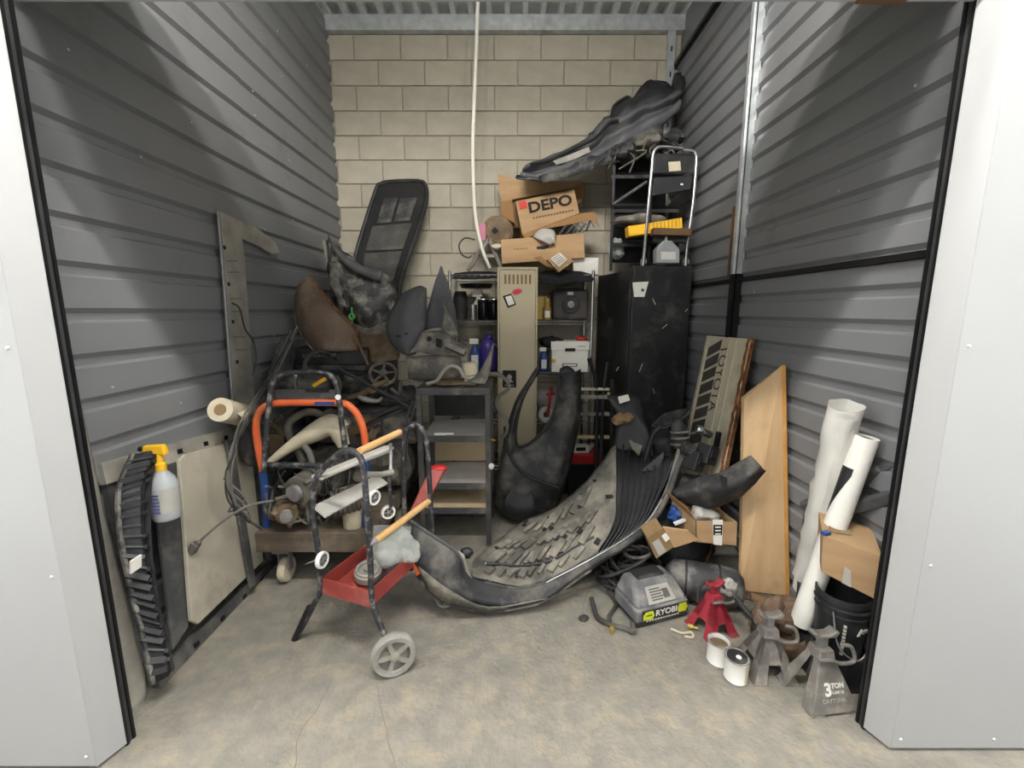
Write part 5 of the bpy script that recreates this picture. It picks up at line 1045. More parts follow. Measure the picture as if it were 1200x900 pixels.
ut = MB().sheet(GR, 6, 0.008, 14).build('undertray', M['grey_tray'], bp_, solid=0.006, sm=2)
mb = MB()
for r, (t, n, ln_, hgt) in enumerate(((0.14, 9, 0.09, 0.014), (0.36, 13, 0.15, 0.016), (0.58, 12, 0.10, 0.014), (0.8, 9, 0.09, 0.012))):
    for k in range(n):
        s = 0.08 + 0.80 * (k + 0.5) / n + random.uniform(-.01, .01)
        if random.random() < 0.12: continue
        a_, b_ = TQ(s - 0.02, t - ln_ * 0.6, 0.008), TQ(s + 0.02, t + ln_ * 0.6, 0.008)
        mb.bar(a_, b_, 0.020 if k % 3 else 0.036, hgt * 1.4, (-0.1, -0.3, 1))
mb.build('ribs', M['grey_dirty'], ut)['kind'] = 'stuff'
mb = MB()
for k in range(22):
    s, t = random.uniform(0.05, 0.95), random.uniform(0.05, 0.95); mb.box(TQ(s, t, 0.008), (random.uniform(.02, .045), random.uniform(.012, .03), 0.006), Matrix.Rotation(0.5, 3, 'X') @ Matrix.Rotation(random.random(), 3, 'Z'))
mb.build('slots', M['ink'], ut)['kind'] = 'stuff'
mb = MB(); MB().tube([TQ(0.1 + 0.8 * k / 8, 0.25 + 0.03 * math.sin(k), 0.01) for k in range(9)], 0.006, 6, sm=3).build('groove_ridge', M['black_plastic'], ut)
# grille: long slats between tray and rim
g0, g1 = [TQ(1.0, t) for t in (0, 0.33, 0.66, 1.0)], [P(735, 634, 2.16), P(762, 606, 2.25), P(782, 568, 2.36), P(795, 535, 2.47)]
MB().sheet([[a_.lerp(b_, q) + V(0, 0.03, -0.04 * math.sin(q * 3.14)) for q in (0, 0.35, 0.7, 1)] for a_, b_ in zip(g0, g1)], 4, 0.008, 12).build('inner_wall', M['black_plastic'], bp_, solid=0.006, sm=2)
for k in range(8):
    q = 0.12 + 0.11 * k; MB().tube([a_.lerp(b_, q) + V(0, 0.0, 0.012 - 0.03 * math.sin(q * 3.14)) for a_, b_ in zip(g0, g1)], 0.005, 6, sm=4).build('grille_slat', M['black_plastic'], bp_, sm=True)
en = MB().sheet([PL([(712, 462, 2.86), (735, 460, 2.86), (752, 468, 2.84)], 0), PL([(722, 490, 2.8), (744, 492, 2.76), (762, 510, 2.7)], 0), PL([(715, 525, 2.74), (745, 530, 2.68), (768, 545, 2.6)], 0), PL([(690, 560, 2.7), (735, 565, 2.6), (770, 575, 2.5)], 0)], 4, 0.03, 8).build('bumper_end', M['black_plastic'], bp_, solid=0.006, sm=2)
MB().prism([P(724, 465, 2.79), P(736, 462, 2.79), P(738, 469, 2.79), P(726, 473, 2.79)], (0, -0.004, 0)).build('sticker', M['white_paper'], en)
MB().lathe([(0.01, 0), (0.008, 0.006)], P(713, 461, 2.84), (0, -1, 0), 10).build('fastener', M['gold'], en)
junk('tan_rag', MB().blob(P(730, 490, 2.74), (0.07, 0.04, 0.035), 0.6, 16, 22, 14), M['cardboard_dark'], 'crumpled tan rag caught on the bumper end', 'rag', sm=True)
junk('grey_bracket_plate', MB().prism(PL([(738, 517), (753, 522), (749, 534), (741, 526)], 2.58), (0, 0.006, 0)).lathe([(0.01, 0), (0.01, 0.006)], P(739, 517, 2.575), (0, -1, 0), 10), M['grey_stand'], 'light grey metal plate on the bumper end')
for k, (pp, lb) in enumerate((([(690, 420), (697, 440), (700, 468)], 'black bar upright left of the black sheet panel'), ([(712, 425), (708, 450), (706, 472)], 'black bar upright against the cabinet door'))):
    b_ = P(*pp[-1], 3.3); junk('black_bar', MB().tube(PL(pp, 3.3) + [V(b_.x, 3.25, 0.0)], 0.016, 8), M['black_plastic'], lb, 'bar', sm=True)

# black mechanical parts between bumper and tailgate
lp_ = thing('leaf_shaped_panel', 'thin black leaf-shaped panel below the cabinet', 'car panel', P(785, 500, 2.75))
MB().sheet([PL([(764, 498), (770, 499), (778, 501)], 2.72), PL([(776, 486), (784, 490), (792, 494)], 2.74), PL([(790, 481), (797, 484), (803, 488)], 2.78), PL([(806, 478), (808, 479), (810, 481)], 2.82)], 4).build('skin', M['black_dusty'], lp_, solid=0.006, sm=2)
MB().tube(PL([(764, 498), (778, 502), (792, 495), (803, 488), (810, 480)], 2.72), 0.006, 6, sm=4).build('rim', M['grey_primer'], lp_, sm=True)
sk = thing('strut_assembly', 'dusty black strut with stacked collars right of the bumper end', 'car part', P(797, 530, 2.5))
MB().lathe([(0.04, 0), (0.055, 0.02), (0.055, 0.08), (0.045, 0.09), (0.045, 0.13), (0.03, 0.15), (0.03, 0.18)], P(798, 525, 2.55), (-0.1, 0.2, 1), 18).build('body', M['black_dusty'], sk, sm=True)
for k in range(3): MB().ring(P(797, 520 - 7 * k, 2.55), (-0.1, 0.2, 1), 0.05, 0.008, 20, 6).build('collar', M['grey_stand'], sk, sm=True)
MB().tube(PL([(797, 528, 2.52), (790, 550, 2.44), (782, 575, 2.38)], 0), [0.02, 0.014, 0.01], 8).build('rod', M['alu_dirty'], sk, sm=True)
vb = thing('black_control_box', 'black twin control box with cover plates in front of the tailgate', 'car part', P(818, 555, 2.42))
R_ = Matrix.Rotation(0.5, 3, 'Z') @ Matrix.Rotation(0.35, 3, 'Y')
for k, (u, v) in enumerate(((814, 540), (828, 532))):
    o = MB().box(P(u, v, 2.42), (0.085, 0.09, 0.11), R_).build('box', M['black_plastic'], vb, bevel=0.006); MB().box(P(u, v, 2.42) + R_ @ V(0, -0.047, 0.01), (0.055, 0.006, 0.05), R_).build('cover', M['charger_dark'], o, bevel=0.003)
MB().box(P(840, 520, 2.42), (0.02, 0.03, 0.14), Matrix.Rotation(0.1, 3, 'Y')).build('bracket', M['trackblack'], vb)
MB().tube(PL([(800, 524), (812, 528)], 2.44), 0.035, 12).build('neck', M['black_dusty'], vb, sm=True)
MB().lathe([(0.02, 0), (0.026, 0.01), (0.026, 0.09), (0.02, 0.1)], P(816, 502, 2.46), (1, 0, -0.45), 16).build('chrome_can', M['chrome'], vb, sm=True)
for k, (u, v, Y, r_, lb) in enumerate(((775, 520, 2.75, (0.09, 0.1, 0.10), 'dark plastic cover left of the strut'), (785, 565, 2.5, (0.07, 0.08, 0.10), 'dark plastic cover below the strut'), (812, 575, 2.45, (0.10, 0.08, 0.09), 'dark plastic cover under the control box'))):
    junk('plastic_cover', MB().blob(P(u, v, Y), r_, 0.3, 8, sq=0.7), M['black_dusty'], lb, sm=True)
junk('triangle_panel', MB().prism(PL([(752, 552), (778, 530), (776, 550)], 2.5), (0, 0.01, 0)), M['grey_primer'], 'dark triangular panel leaning inside the bumper')
junk('black_pipe_arm', MB().tube(PL([(754, 545), (765, 510), (774, 500)], 2.6), 0.018, 8, sm=3), M['black_plastic'], 'black pipe arm behind the triangular panel', sm=True)

# ================================================================== RIGHT SIDE
nT = V(1.34, 0, -0.30); pT = V(1.08, 2, 0)
def TP(u, v): return PP(u, v, pT, nT)
TN = nT.normalized() * -1
tg = thing('pickup_tailgate', 'cream pickup tailgate with dark stripes and lettering leaning on the right wall', 'tailgate', TP(845, 600))
T0, T1 = TP(828, 393), TP(880, 397); B1 = TP(843, 575); B0_ = TP(800, 530)
ddn = (B1 - T1).normalized(); L_ = T1.z / -ddn.z * 0.985; BR = T1 + ddn * L_; BL = T0 + ddn * L_
MB().prism([T0, T1, BR, BL], TN * -0.022).build('panel', M['tailgate'], tg, bevel=0.006)
MB().bar(T1 + TN * -0.012, BR + TN * -0.012, 0.010, 0.02, TN).build('rusty_edge', M['rust'], tg)
mb = MB(); pp = [T1.lerp(BR, k / 40) + TN * 0.004 + V(0, 0.012 + random.uniform(-.008, .008), 0) for k in range(41)]; mb.tube(pp, 0.009, 6); mb.build('rust_flakes', M['rust'], tg)
def tgp(s, t, o=0.0): return T0.lerp(T1, s) + ddn * (t) + TN * o
for s in (0.09, 0.60, 0.74): MB().bar(tgp(s, 0.02, 0.003), tgp(s, L_ * 0.98, 0.003), 0.008, 0.008, TN).build('crease', M['tailgate'], tg)
for k in range(8):
    t = 0.02 + k * 0.088; MB().prism([tgp(0.13, t + 0.065, 0.001), tgp(0.42, t, 0.001), tgp(0.42, t + 0.068, 0.001), tgp(0.13, t + 0.133, 0.001)], TN * 0.002).build('stripe', M['stripe_dark'], tg)
sd = (T1 - T0).normalized()
text('TOYOTA', 0.13, M['stripe_dark'], tg, tgp(0.51, 0.27, 0.001), ddn, sd, sx=0.82)

bd = thing('plywood_board', 'tall narrow plywood board leaning on the right wall', 'board', P(897, 702, 2.05))
q = [P(872, 467, 2.28), P(917, 428, 2.20), P(921, 703, 2.02), P(868, 697, 2.06)]
for p in q[2:]: p.z = 0.06
e = V(0.022, 0.012, 0)
MB().hexa([q[3], q[2], q[2] + e + V(0, .02, 0), q[3] + V(0, 0.03, 0)], [q[0], q[1], q[1] + e + V(0, .02, 0), q[0] + V(0, 0.03, 0)]).build('sheet', M['plywood'], bd, bevel=0.002)
MB().bar(q[1] + V(0.006, 0.006, 0), q[2] + V(0.006, 0.006, 0), 0.02, 0.014, (0, -1, 0)).build('edge_strip', M['plywood_edge'], bd)
MB().span((1.15, 2.0, 0.0), (1.40, 2.12, 0.055)).build('foot_block', M['wood_dark'], bd)

# black trim scrap across the board
bs = thing('black_duct_piece', 'bent dusty black duct piece lying against the plywood board', 'car part', P(840, 595, 2.15))
MB().sheet([PL([(787, 575, 2.28), (812, 562, 2.2), (842, 553, 2.12), (868, 541, 2.06), (880, 533, 2.03)], 0), PL([(792, 582, 2.22), (815, 578, 2.14), (845, 574, 2.04), (872, 560, 1.99), (889, 544, 1.98)], 0), PL([(806, 592, 2.26), (828, 594, 2.18), (856, 588, 2.10), (880, 572, 2.04), (896, 553, 2.02)], 0)], 4, 0.014, 12).build('skin', M['black_dusty'], bs, solid=0.008, sm=2)
MB().hexa(PL([(842, 556), (852, 560), (852, 570), (846, 568)], 2.04), PL([(842, 556), (852, 560), (852, 570), (846, 568)], 2.02)).build('notch', M['ink'], bs)

# cartons at the right
oc = thing('small_open_carton', 'small open carton with a black and white label in front of the duct piece', 'carton', P(838, 640, 2.1))
CYo = 2.10; fl, fr_, br_, bl = P(815, 610, CYo), P(863, 612, CYo), P(862, 640, CYo), P(816, 636, CYo)
dv = V(-0.06, 0.17, 0.03)
th = V(0, 0.004, 0)
MB().prism([bl, br_, br_ + dv, bl + dv], (0, 0, 0.004)).build('base', M['cardboard_in'], oc)
for a_, b_, c_, d_ in ((fl, fr_, br_, bl), (fl + dv, fr_ + dv, br_ + dv, bl + dv)): MB().prism([a_, b_, c_, d_], th).build('side', M['cardboard'], oc)
for a_, c_ in ((fl, bl), (fr_, br_)): MB().prism([a_, c_, c_ + dv, a_ + dv], (0.004, 0, 0)).build('side', M['cardboard'], oc)
MB().prism([fl, fl + dv, fl + dv + V(-0.04, 0, 0.06), fl + V(-0.05, -0.01, 0.07)], (0.004, 0, 0)).build('flap', M['cardboard_in'], oc)
def oq(u, v, k=0.0): return P(u, v, CYo - 0.002 - k)
MB().prism([oq(835, 609), oq(847, 609), oq(846, 639), oq(836, 638)], (0, -0.0015, 0)).build('label', M['white_paper'], oc)
MB().prism([oq(836, 615, .002), oq(846.5, 615, .002), oq(846, 627, .002), oq(836, 627, .002)], (0, -0.0015, 0)).build('label_print', M['ink'], oc)
for v in (617, 621, 625): MB().prism([oq(838, v, .004), oq(844.5, v, .004), oq(844.5, v + 1.5, .004), oq(838, v + 1.5, .004)], (0, -0.001, 0)).build('label_print', M['white_paper'], oc)
junk('crumpled_paper', MB().blob((fl + fr_) / 2 + dv * 0.5 + V(0, 0, -0.02), (0.08, 0.07, 0.04), 0.5, 18, 22, 14), M['silver_label'], 'crumpled white paper stuffed in the small open carton', 'paper', sm=True)
fc = thing('tipped_carton', 'tipped small carton with a white label beside the black hose coil', 'carton', P(785, 655, 2.1))
boxq([(758, 630), (777, 619), (790, 641), (769, 655)], 2.08, 0.12, 'cardboard_dark', fc, bevel=0.002)
MB().prism(face([(777, 618), (806, 622), (818, 633), (790, 642)], 2.08), (0, 0.006, 0.004)).build('flap', M['cardboard'], fc)
MB().prism(face([(764, 636), (772, 631), (781, 646), (772, 651)], 2.078), (0, -0.002, 0)).build('label', M['silver_label'], fc); MB().prism(face([(775, 628), (780, 624), (785, 631), (780, 635)], 2.078), (0, -0.002, 0)).build('label', M['white_paper'], fc)
junk('blue_wrapper', MB().blob(P(793, 604, 2.25), (0.06, 0.05, 0.045), 0.6, 18, 20, 14), M['blue_plastic'], 'crumpled blue wrapper left of the small open carton', 'wrapper', sm=True)
junk('white_stick', MB().bar(P(790, 614, 2.18), P(810, 606, 2.18), 0.02, 0.012), M['white_plastic'], 'short white stick left of the small open carton', 'stick')
# air tank
at = thing('dusty_air_tank', 'dusty black air tank lying behind the charger', 'tank', PZ(830, 690, 0))
a_, b_ = P(790, 662, 2.12), P(862, 672, 2.02); a_.z = 0.10; b_.z = 0.10; ax = (b_ - a_).normalized(); l = (b_ - a_).length
MB().lathe([(0.01, -0.05), (0.06, -0.04), (0.09, -0.01), (0.10, 0.03), (0.10, l - 0.03), (0.09, l + 0.01), (0.06, l + 0.04), (0.01, l + 0.05)], a_, ax, 24).build('body', M['tank_dusty'], at, sm=True)
for k in (0.2, 0.75): MB().ring(a_ + ax * l * k, ax, 0.101, 0.005, 26, 6).build('band', M['charger_dark'], at, sm=True)
MB().blob(P(856, 688, 1.95), (0.04, 0.03, 0.045), 0.6, 18, 18, 12).build('torn_label', M['silver_label'], at, sm=True)
MB().tube(PL([(818, 706, 1.9), (819, 690, 1.92), (826, 682, 1.93), (842, 682, 1.94), (850, 690, 1.94)], 0), 0.008, 8, sm=4).build('hose', M['cable'], at, sm=True)
# support heap under the right cartons
junk('black_bundle', MB().blob(V(0.98, 2.42, 0.17), (0.24, 0.2, 0.17), 0.3, 6, 24, 16), M['black_plastic'], 'heap of black plastic behind the cartons on the right', sm=True)
junk('black_bundle', MB().blob(V(0.72, 2.55, 0.13), (0.22, 0.2, 0.13), 0.35, 6, 24, 16), M['black_plastic'], 'heap of black plastic under the right side of the bumper', sm=True)

# battery charger / inflator
ry0 = V(0.590, 1.845, 0); ryx = V(0.300, 0.10, 0).normalized(); ryy = V(-ryx.y, ryx.x, 0); RW, RD, RH = 0.30, 0.20, 0.185
def RQ(x, y, z): return ry0 + ryx * x + ryy * y + V(0, 0, z)
cg = thing('battery_charger', 'grey battery charger with yellow-green tabs and white lettering on the floor', 'charger', RQ(RW / 2, RD / 2, 0))
def rh(x0, x1, y0, y1, z0, X0, X1, Y0, Y1, z1): return MB().hexa([RQ(x0, y0, z0), RQ(x1, y0, z0), RQ(x1, y1, z0), RQ(x0, y1, z0)], [RQ(X0, Y0, z1), RQ(X1, Y0, z1), RQ(X1, Y1, z1), RQ(X0, Y1, z1)])
rh(0.02, RW - 0.02, 0.01, RD - 0.01, 0, 0.0, RW, 0, RD, 0.03).build('base', M['charger_dark'], cg, bevel=0.006)
rh(0, RW, 0, RD, 0.03, 0.0, RW, 0.0, RD, 0.10).build('body', M['charger'], cg, bevel=0.012)
rh(0, RW, 0.002, RD, 0.098, 0.035, RW - 0.035, 0.085, RD - 0.01, RH).build('hood', M['charger'], cg, bevel=0.018)
rh(0.07, RW - 0.07, 0.10, RD - 0.02, RH - 0.004, 0.075, RW - 0.075, 0.105, RD - 0.022, RH + 0.012).build('handle', M['charger_dark'], cg, bevel=0.006)
fa, fb_ = RQ(0, 0.002, 0.098), RQ(0.035, 0.085, RH); slope = (RQ(0.1, 0.085, RH) - RQ(0.1, 0.002, 0.098))
sn = ryx.cross(slope).normalized()
def SQ(x, t, o): return RQ(x, 0.002, 0.098) + slope * t + sn * o
MB().prism([SQ(0.075, 0.12, 0.001), SQ(0.23, 0.12, 0.001), SQ(0.215, 0.78, 0.001), SQ(0.085, 0.78, 0.001)], sn * 0.002).build('info_label', M['silver_label'], cg)
mb = MB()
for k in range(5): mb.bar(SQ(0.10, 0.25 + 0.1 * k, 0.004), SQ(0.16 + 0.02 * (k % 2), 0.25 + 0.1 * k, 0.004), 0.005, 0.001, sn)
mb.build('label_print', M['ink_grey'], cg); MB().prism([SQ(0.17, 0.25, 0.003), SQ(0.205, 0.25, 0.003), SQ(0.20, 0.6, 0.003), SQ(0.172, 0.6, 0.003)], sn * 0.001).build('label_print', M['cable_grey'], cg)
rh(0.03, RW - 0.005, -0.002, 0.01, 0.042, 0.03, RW - 0.005, -0.002, 0.01, 0.092).build('front_plate', M['charger_dark'], cg, bevel=0.002)
MB().prism([RQ(0.035, -0.003, 0.048), RQ(0.085, -0.003, 0.044), RQ(0.098, -0.003, 0.062), RQ(0.088, -0.003, 0.088), RQ(0.048, -0.003, 0.086), RQ(0.035, -0.003, 0.07)], ryy * -0.002).build('yellow_tab', M['yellow_green'], cg)
MB().prism([RQ(0.235, -0.003, 0.046), RQ(0.28, -0.003, 0.046), RQ(0.29, -0.003, 0.066), RQ(0.28, -0.003, 0.09), RQ(0.24, -0.003, 0.09), RQ(0.232, -0.003, 0.068)], ryy * -0.002).build('yellow_tab', M['yellow_green'], cg)
text('RYOBI', 0.042, M['white_plastic'], cg, RQ(0.166, -0.0035, 0.069), ryx, (0, 0, 1), bold=0.0012, sx=1.05)
mb = MB()
for k in range(12): mb.box(RQ(0.06 + 0.016 * k, -0.001, 0.036), (0.010, 0.002, 0.005), math.atan2(ryx.y, ryx.x))
mb.build('small_print', M['white_plastic'], cg)
mb = MB()
for k in range(3): mb.bar(RQ(0.05 + 0.012 * k, -0.004, 0.067), RQ(0.058 + 0.012 * k, -0.004, 0.069), 0.002, 0.009)
mb.build('tab_print', M['ink'], cg)
MB().tube([RQ(0.0, 0.03, 0.02), RQ(-0.03, -0.02, 0.02), RQ(-0.05, 0.02, 0.012), RQ(-0.10, 0.06, 0.012), RQ(-0.14, 0.12, 0.02), RQ(-0.12, 0.22, 0.05)], 0.012, 8, sm=5).build('power_cord', M['cable'], cg, sm=True)
MB().tube([RQ(RW, 0.05, 0.05), RQ(RW + 0.03, 0.06, 0.06), RQ(RW + 0.05, 0.1, 0.1), RQ(RW + 0.06, 0.16, 0.13)], 0.008, 8, sm=5).build('power_cord', M['cable'], cg, sm=True)
# hose coil
hcq = thing('black_hose_coil', 'tangled coil of black hose under the bumper rim', 'hose', PZ(735, 700, 0)); c = PZ(735, 690, 0); c.z = 0
for k in range(16):
    R0 = random.uniform(0.06, 0.15); cx = c + V(random.uniform(-.04, .05), random.uniform(-.02, .08), 0.02 + 0.014 * k); tl = random.uniform(-1.2, 1.2); t2 = random.uniform(-1.2, 1.2)
    MB().tube([cx + V(R0 * math.cos(g), R0 * 0.75 * math.sin(g), max(-cx.z + 0.012, R0 * (tl * math.cos(g) + t2 * math.sin(g)) * 0.6 + 0.0)) for g in [i * 2 * math.pi / 18 for i in range(18)]], 0.0085, 7, True).build('loop', M['rubber'] if k % 3 else M['cable'], hcq, sm=True)
MB().tube([c + V(-.12, -0.05, 0.03), PZ(722, 708, 0.012), PZ(714, 722, 0.012), PZ(717, 735, 0.012)], 0.010, 7, sm=5).build('hose_end', M['cable'], hcq, sm=True)
MB().lathe([(0.012, 0), (0.012, 0.02), (0.008, 0.022), (0.008, 0.04)], PZ(717, 735, 0.012), (PZ(717, 748, 0.012) - PZ(717, 735, 0.012)), 10).build('brass_fitting', M['gold'], hcq)
junk('loose_clip', MB().tube([PZ(786, 737, 0.008), PZ(800, 742, 0.008), PZ(810, 741, 0.008), PZ(812, 747, 0.008), PZ(802, 746, 0.008)], 0.006, 6, sm=4), M['cream'], 'small bent pale clip on the floor by the charger', 'clip', sm=True)
junk('brass_nipple', MB().lathe([(0.012, 0), (0.012, 0.025), (0.007, 0.027), (0.007, 0.045)], PZ(806, 733, 0.014), (0.8, -0.4, 0), 10), M['gold'], 'small brass hose fitting right of the charger', 'fitting', sm=True)
junk('floor_pebble', MB().blob(PZ(684, 724, 0.012), (0.025, 0.02, 0.012), 0.4, 20, 12, 8), M['cable'], 'small dark clump on the floor under the bumper', 'clump', sm=True)

# ------------------------------------------------------------------ jack stands
def jack_stand(label, x, y, rz, s, m, front='legs', tip=0.0, group=None):
    root = thing('jack_stand', label, 'jack stand', (x, y, 0))
    R_ = Matrix.Rotation(rz, 3, 'Z')
    def q(a, b, c): return V(x, y, 0) + R_ @ V(a * s, b * s, c * s)
    Wb, Wt, Hh = 0.105, 0.034, 0.20
    for sx in (-1, 1):
        for sy in (-1, 1):
            b0 = [q(sx * Wb, sy * Wb, 0), q(sx * (Wb - 0.06), sy * Wb, 0), q(sx * (Wb - 0.06), sy * (Wb - 0.02), 0), q(sx * Wb, sy * (Wb - 0.06), 0)]
            t0 = [q(sx * Wt, sy * Wt, Hh), q(sx * 0.004, sy * Wt, Hh), q(sx * 0.004, sy * (Wt - 0.012), Hh), q(sx * Wt, sy * 0.004, Hh)]
            MB().hexa(b0, t0).build('leg', M[m], root, bevel=0.003 * s)
            MB().box(q(sx * (Wb - 0.018), sy * (Wb - 0.018), 0.004), (0.04 * s, 0.04 * s, 0.008 * s), R_).build('foot_pad', M[m], root)
    if front == 'plate':
        MB().hexa([q(-Wb, -Wb - 0.002, 0.012), q(Wb, -Wb - 0.002, 0.012), q(Wb, -Wb + 0.006, 0.012), q(-Wb, -Wb + 0.006, 0.012)], [q(-Wt, -Wt - 0.002, Hh), q(Wt, -Wt - 0.002, Hh), q(Wt, -Wt + 0.006, Hh), q(-Wt, -Wt + 0.006, Hh)]).build('face_plate', M[m], root, bevel=0.002)
    else:
        k = 0.42
        for sy in (-1, 1):
            w0 = Wb + (Wt - Wb) * k
            MB().hexa([q(-w0, sy * w0, Hh * k), q(w0, sy * w0, Hh * k), q(w0, sy * (w0 - 0.008), Hh * k), q(-w0, sy * (w0 - 0.008), Hh * k)], [q(-Wt, sy * Wt, Hh), q(Wt, sy * Wt, Hh), q(Wt, sy * (Wt - 0.008), Hh), q(-Wt, sy * (Wt - 0.008), Hh)]).build('face_plate', M[m], root)
    if front != 'plate':
        for sx in (-1, 1):
            w0 = Wb + (Wt - Wb) * 0.42
            MB().hexa([q(sx * w0, -w0, Hh * .42), q(sx * w0, w0, Hh * .42), q(sx * (w0 - 0.008), w0, Hh * .42), q(sx * (w0 - 0.008), -w0, Hh * .42)], [q(sx * Wt, -Wt, Hh), q(sx * Wt, Wt, Hh), q(sx * (Wt - 0.008), Wt, Hh), q(sx * (Wt - 0.008), -Wt, Hh)]).build('side_plate', M[m], root)
    MB().hexa([q(-Wt - .004, -Wt - .004, Hh - .01), q(Wt + .004, -Wt - .004, Hh - .01), q(Wt + .004, Wt + .004, Hh - .01), q(-Wt - .004, Wt + .004, Hh - .01)], [q(-Wt + .003, -Wt + .003, Hh + .035), q(Wt - .003, -Wt + .003, Hh + .035), q(Wt - .003, Wt - .003, Hh + .035), q(-Wt + .003, Wt - .003, Hh + .035)]).build('collar', M[m], root, bevel=0.003)
    MB().hexa([q(-.016, -.014, .05), q(.016, -.014, .05), q(.016, .014, .05), q(-.016, .014, .05)], [q(-.016, -.014, Hh + .085), q(.016, -.014, Hh + .085), q(.016, .014, Hh + .085), q(-.016, .014, Hh + .085)]).build('ratchet_bar', M['steel' if m != 'red_stand' else 'red_stand'], root)
    z = Hh + 0.085
    MB().prism([q(-0.06, -0.022, z + 0.022), q(-0.045, -0.022, z), q(0.045, -0.022, z), q(0.06, -0.022, z + 0.022), q(0.045, -0.022, z + 0.028), q(0.02, -0.022, z + 0.012), q(-0.02, -0.022, z + 0.012), q(-0.045, -0.022, z + 0.028)], R_ @ V(0, 0.044 * s, 0)).build('saddle', M[m], root, bevel=0.003)
    MB().tube([q(-0.045, -0.04, Hh + 0.005), q(0.0, -0.055, Hh + 0.012), q(0.05, -0.052, Hh - 0.01), q(0.11, -0.05, Hh - 0.005), q(0.10, -0.04, Hh + 0.05), q(0.06, -0.03, Hh + 0.06)], 0.008 * s, 8, sm=4).build('handle', M['grey_stand'], root, sm=True)
    return root, q
jack_stand('red jack stand between the charger and the paint cans', 0.955, 1.86, 0.35, 0.80, 'red_stand')
jack_stand('grey jack stand right behind the paint cans', 1.075, 1.625, 0.0, 0.86, 'grey_stand')
r3, q3_ = jack_stand('grey jack stand with printed front plate nearest the right door track', 1.205, 1.50, 0.12, 0.92, 'grey_stand', 'plate')
R_ = Matrix.Rotation(0.12, 3, 'Z'); rx = R_ @ V(1, 0, 0); pup = (q3_(0, -0.034, 0.2) - q3_(0, -0.105, 0.012)).normalized()
text('3', 0.062, M['white_plastic'], r3, q3_(-0.022, -0.0765, 0.095), rx, pup, bold=0.002)
text('TON', 0.024, M['white_plastic'], r3, q3_(0.022, -0.072, 0.108), rx, pup, bold=0.001); text('6,000 LB', 0.014, M['white_plastic'], r3, q3_(0.022, -0.080, 0.084), rx, pup)
text('DAYTONA', 0.02, M['silver_label'], r3, q3_(0.0, -0.09, 0.056), rx, pup)

# paint cans
def paint_can(x, y, r, h, label, lid):
    t = thing('paint_can', label, 'paint can', (x, y, 0)); o = V(x, y, 0)
    MB().lathe([(r, 0), (r, 0.004), (r * 0.97, 0.006), (r * 0.97, h - 0.006), (r, h - 0.003), (r, h)] + ([] if lid else [(r * 0.9, h), (r * 0.88, h * 0.55)]), o, n=24).build('can', M['white_plastic'], t, sm=True)
    for zz in (0.003, h): MB().ring(o + V(0, 0, zz), (0, 0, 1), r, 0.003, 26, 6).build('rim', M['steel'], t, sm=True)
    if lid:
        MB().lathe([(r * 0.9, h - 0.002), (r * 0.88, h + 0.004), (r * 0.6, h + 0.002), (r * 0.5, h + 0.002)], o, n=24).build('lid', M['charger_dark'], t, sm=True); MB().lathe([(0.011, 0), (0.010, 0.003)], o + V(0.004, -0.005, h + 0.002), n=12).build('paint_spot', M['white_plastic'], t)
    else: MB().lathe([(r * 0.9, h * 0.80), (r * 0.9, h * 0.82)], o, n=24).build('dried_paint', M['engine_brown'], t)
    MB().prism([o + V(math.cos(g) * r * 0.985, math.sin(g) * r * 0.985, 0.012) for g in (-1.2, -0.9, -0.6, -0.3)] + [o + V(math.cos(g) * r * 0.985, math.sin(g) * r * 0.985, h * 0.85) for g in (-0.3, -0.6, -0.9, -1.2)], V(0.0005, -0.0008, 0)).build('paper_label', M['cream'], t)
paint_can(0.893, 1.665, 0.045, 0.10, 'open white paint can with dark dried paint inside', False)
paint_can(0.925, 1.575, 0.045, 0.10, 'closed white paint can with a dark lid', True)

# brown cloth, rolls, box, bucket, struts
bc_ = thing('brown_cloth_bag', 'crumpled brown cloth bag under the white paper tube', 'bag', PZ(930, 765, 0)); c = V(1.195, 1.745, 0.0)
mb = MB(); mb.blob(c + V(0, 0, 0.11), (0.105, 0.085, 0.125), 0.5, 13, 40, 26); mb.build('body', M['brown_cloth'], bc_, sm=True)
MB().sheet([[c + V(-0.10, -0.10, 0.16), c + V(0.0, -0.13, 0.13), c + V(0.09, -0.12, 0.15)], [c + V(-0.09, -0.12, 0.10), c + V(0.0, -0.14, 0.07), c + V(0.08, -0.13, 0.09)], [c + V(-0.03, -0.12, 0.02), c + V(0.0, -0.13, 0.015), c + V(0.06, -0.12, 0.02)]], 4, 0.02, 18).build('fold', M['brown_cloth'], bc_, solid=0.004, sm=2)
def tube_roll(name, label, a_, b_, r, m, wrap=False, hole=True):
    t = thing(name, label, 'paper roll', b_); ax = (b_ - a_).normalized(); l = (b_ - a_).length
    MB().lathe([(r * 0.7, 0.01), (r * 0.72, 0), (r, 0), (r, l), (r * 0.7, l)], a_, ax, 22).build('roll', M[m], t, sm=True)
    MB().lathe([(r * 0.7, 0.006), (r * 0.1, 0.008)], a_, ax, 16).build('core', M['ink'], t)
    if wrap:
        rows = [[a_ + ax * (l * 0.97 * i / 9 - 0.05) + (ax.orthogonal().normalized() * math.cos(g) + ax.cross(ax.orthogonal().normalized()) * math.sin(g)) * (r * (1.12 + 0.45 * abs(noise.noise(V(i * 1.3, g * 2, 3))))) for g in [k * 2 * math.pi / 14 for k in range(15)]] for i in range(10)]
        MB().sheet(rows, 2, 0.012, 14).build('plastic_wrap', M['wrap_plastic'], t, sm=2)
    return t
a1 = P(990, 488, 1.66); b1 = P(942, 690, 1.88); b1.z = max(b1.z, 0.05)
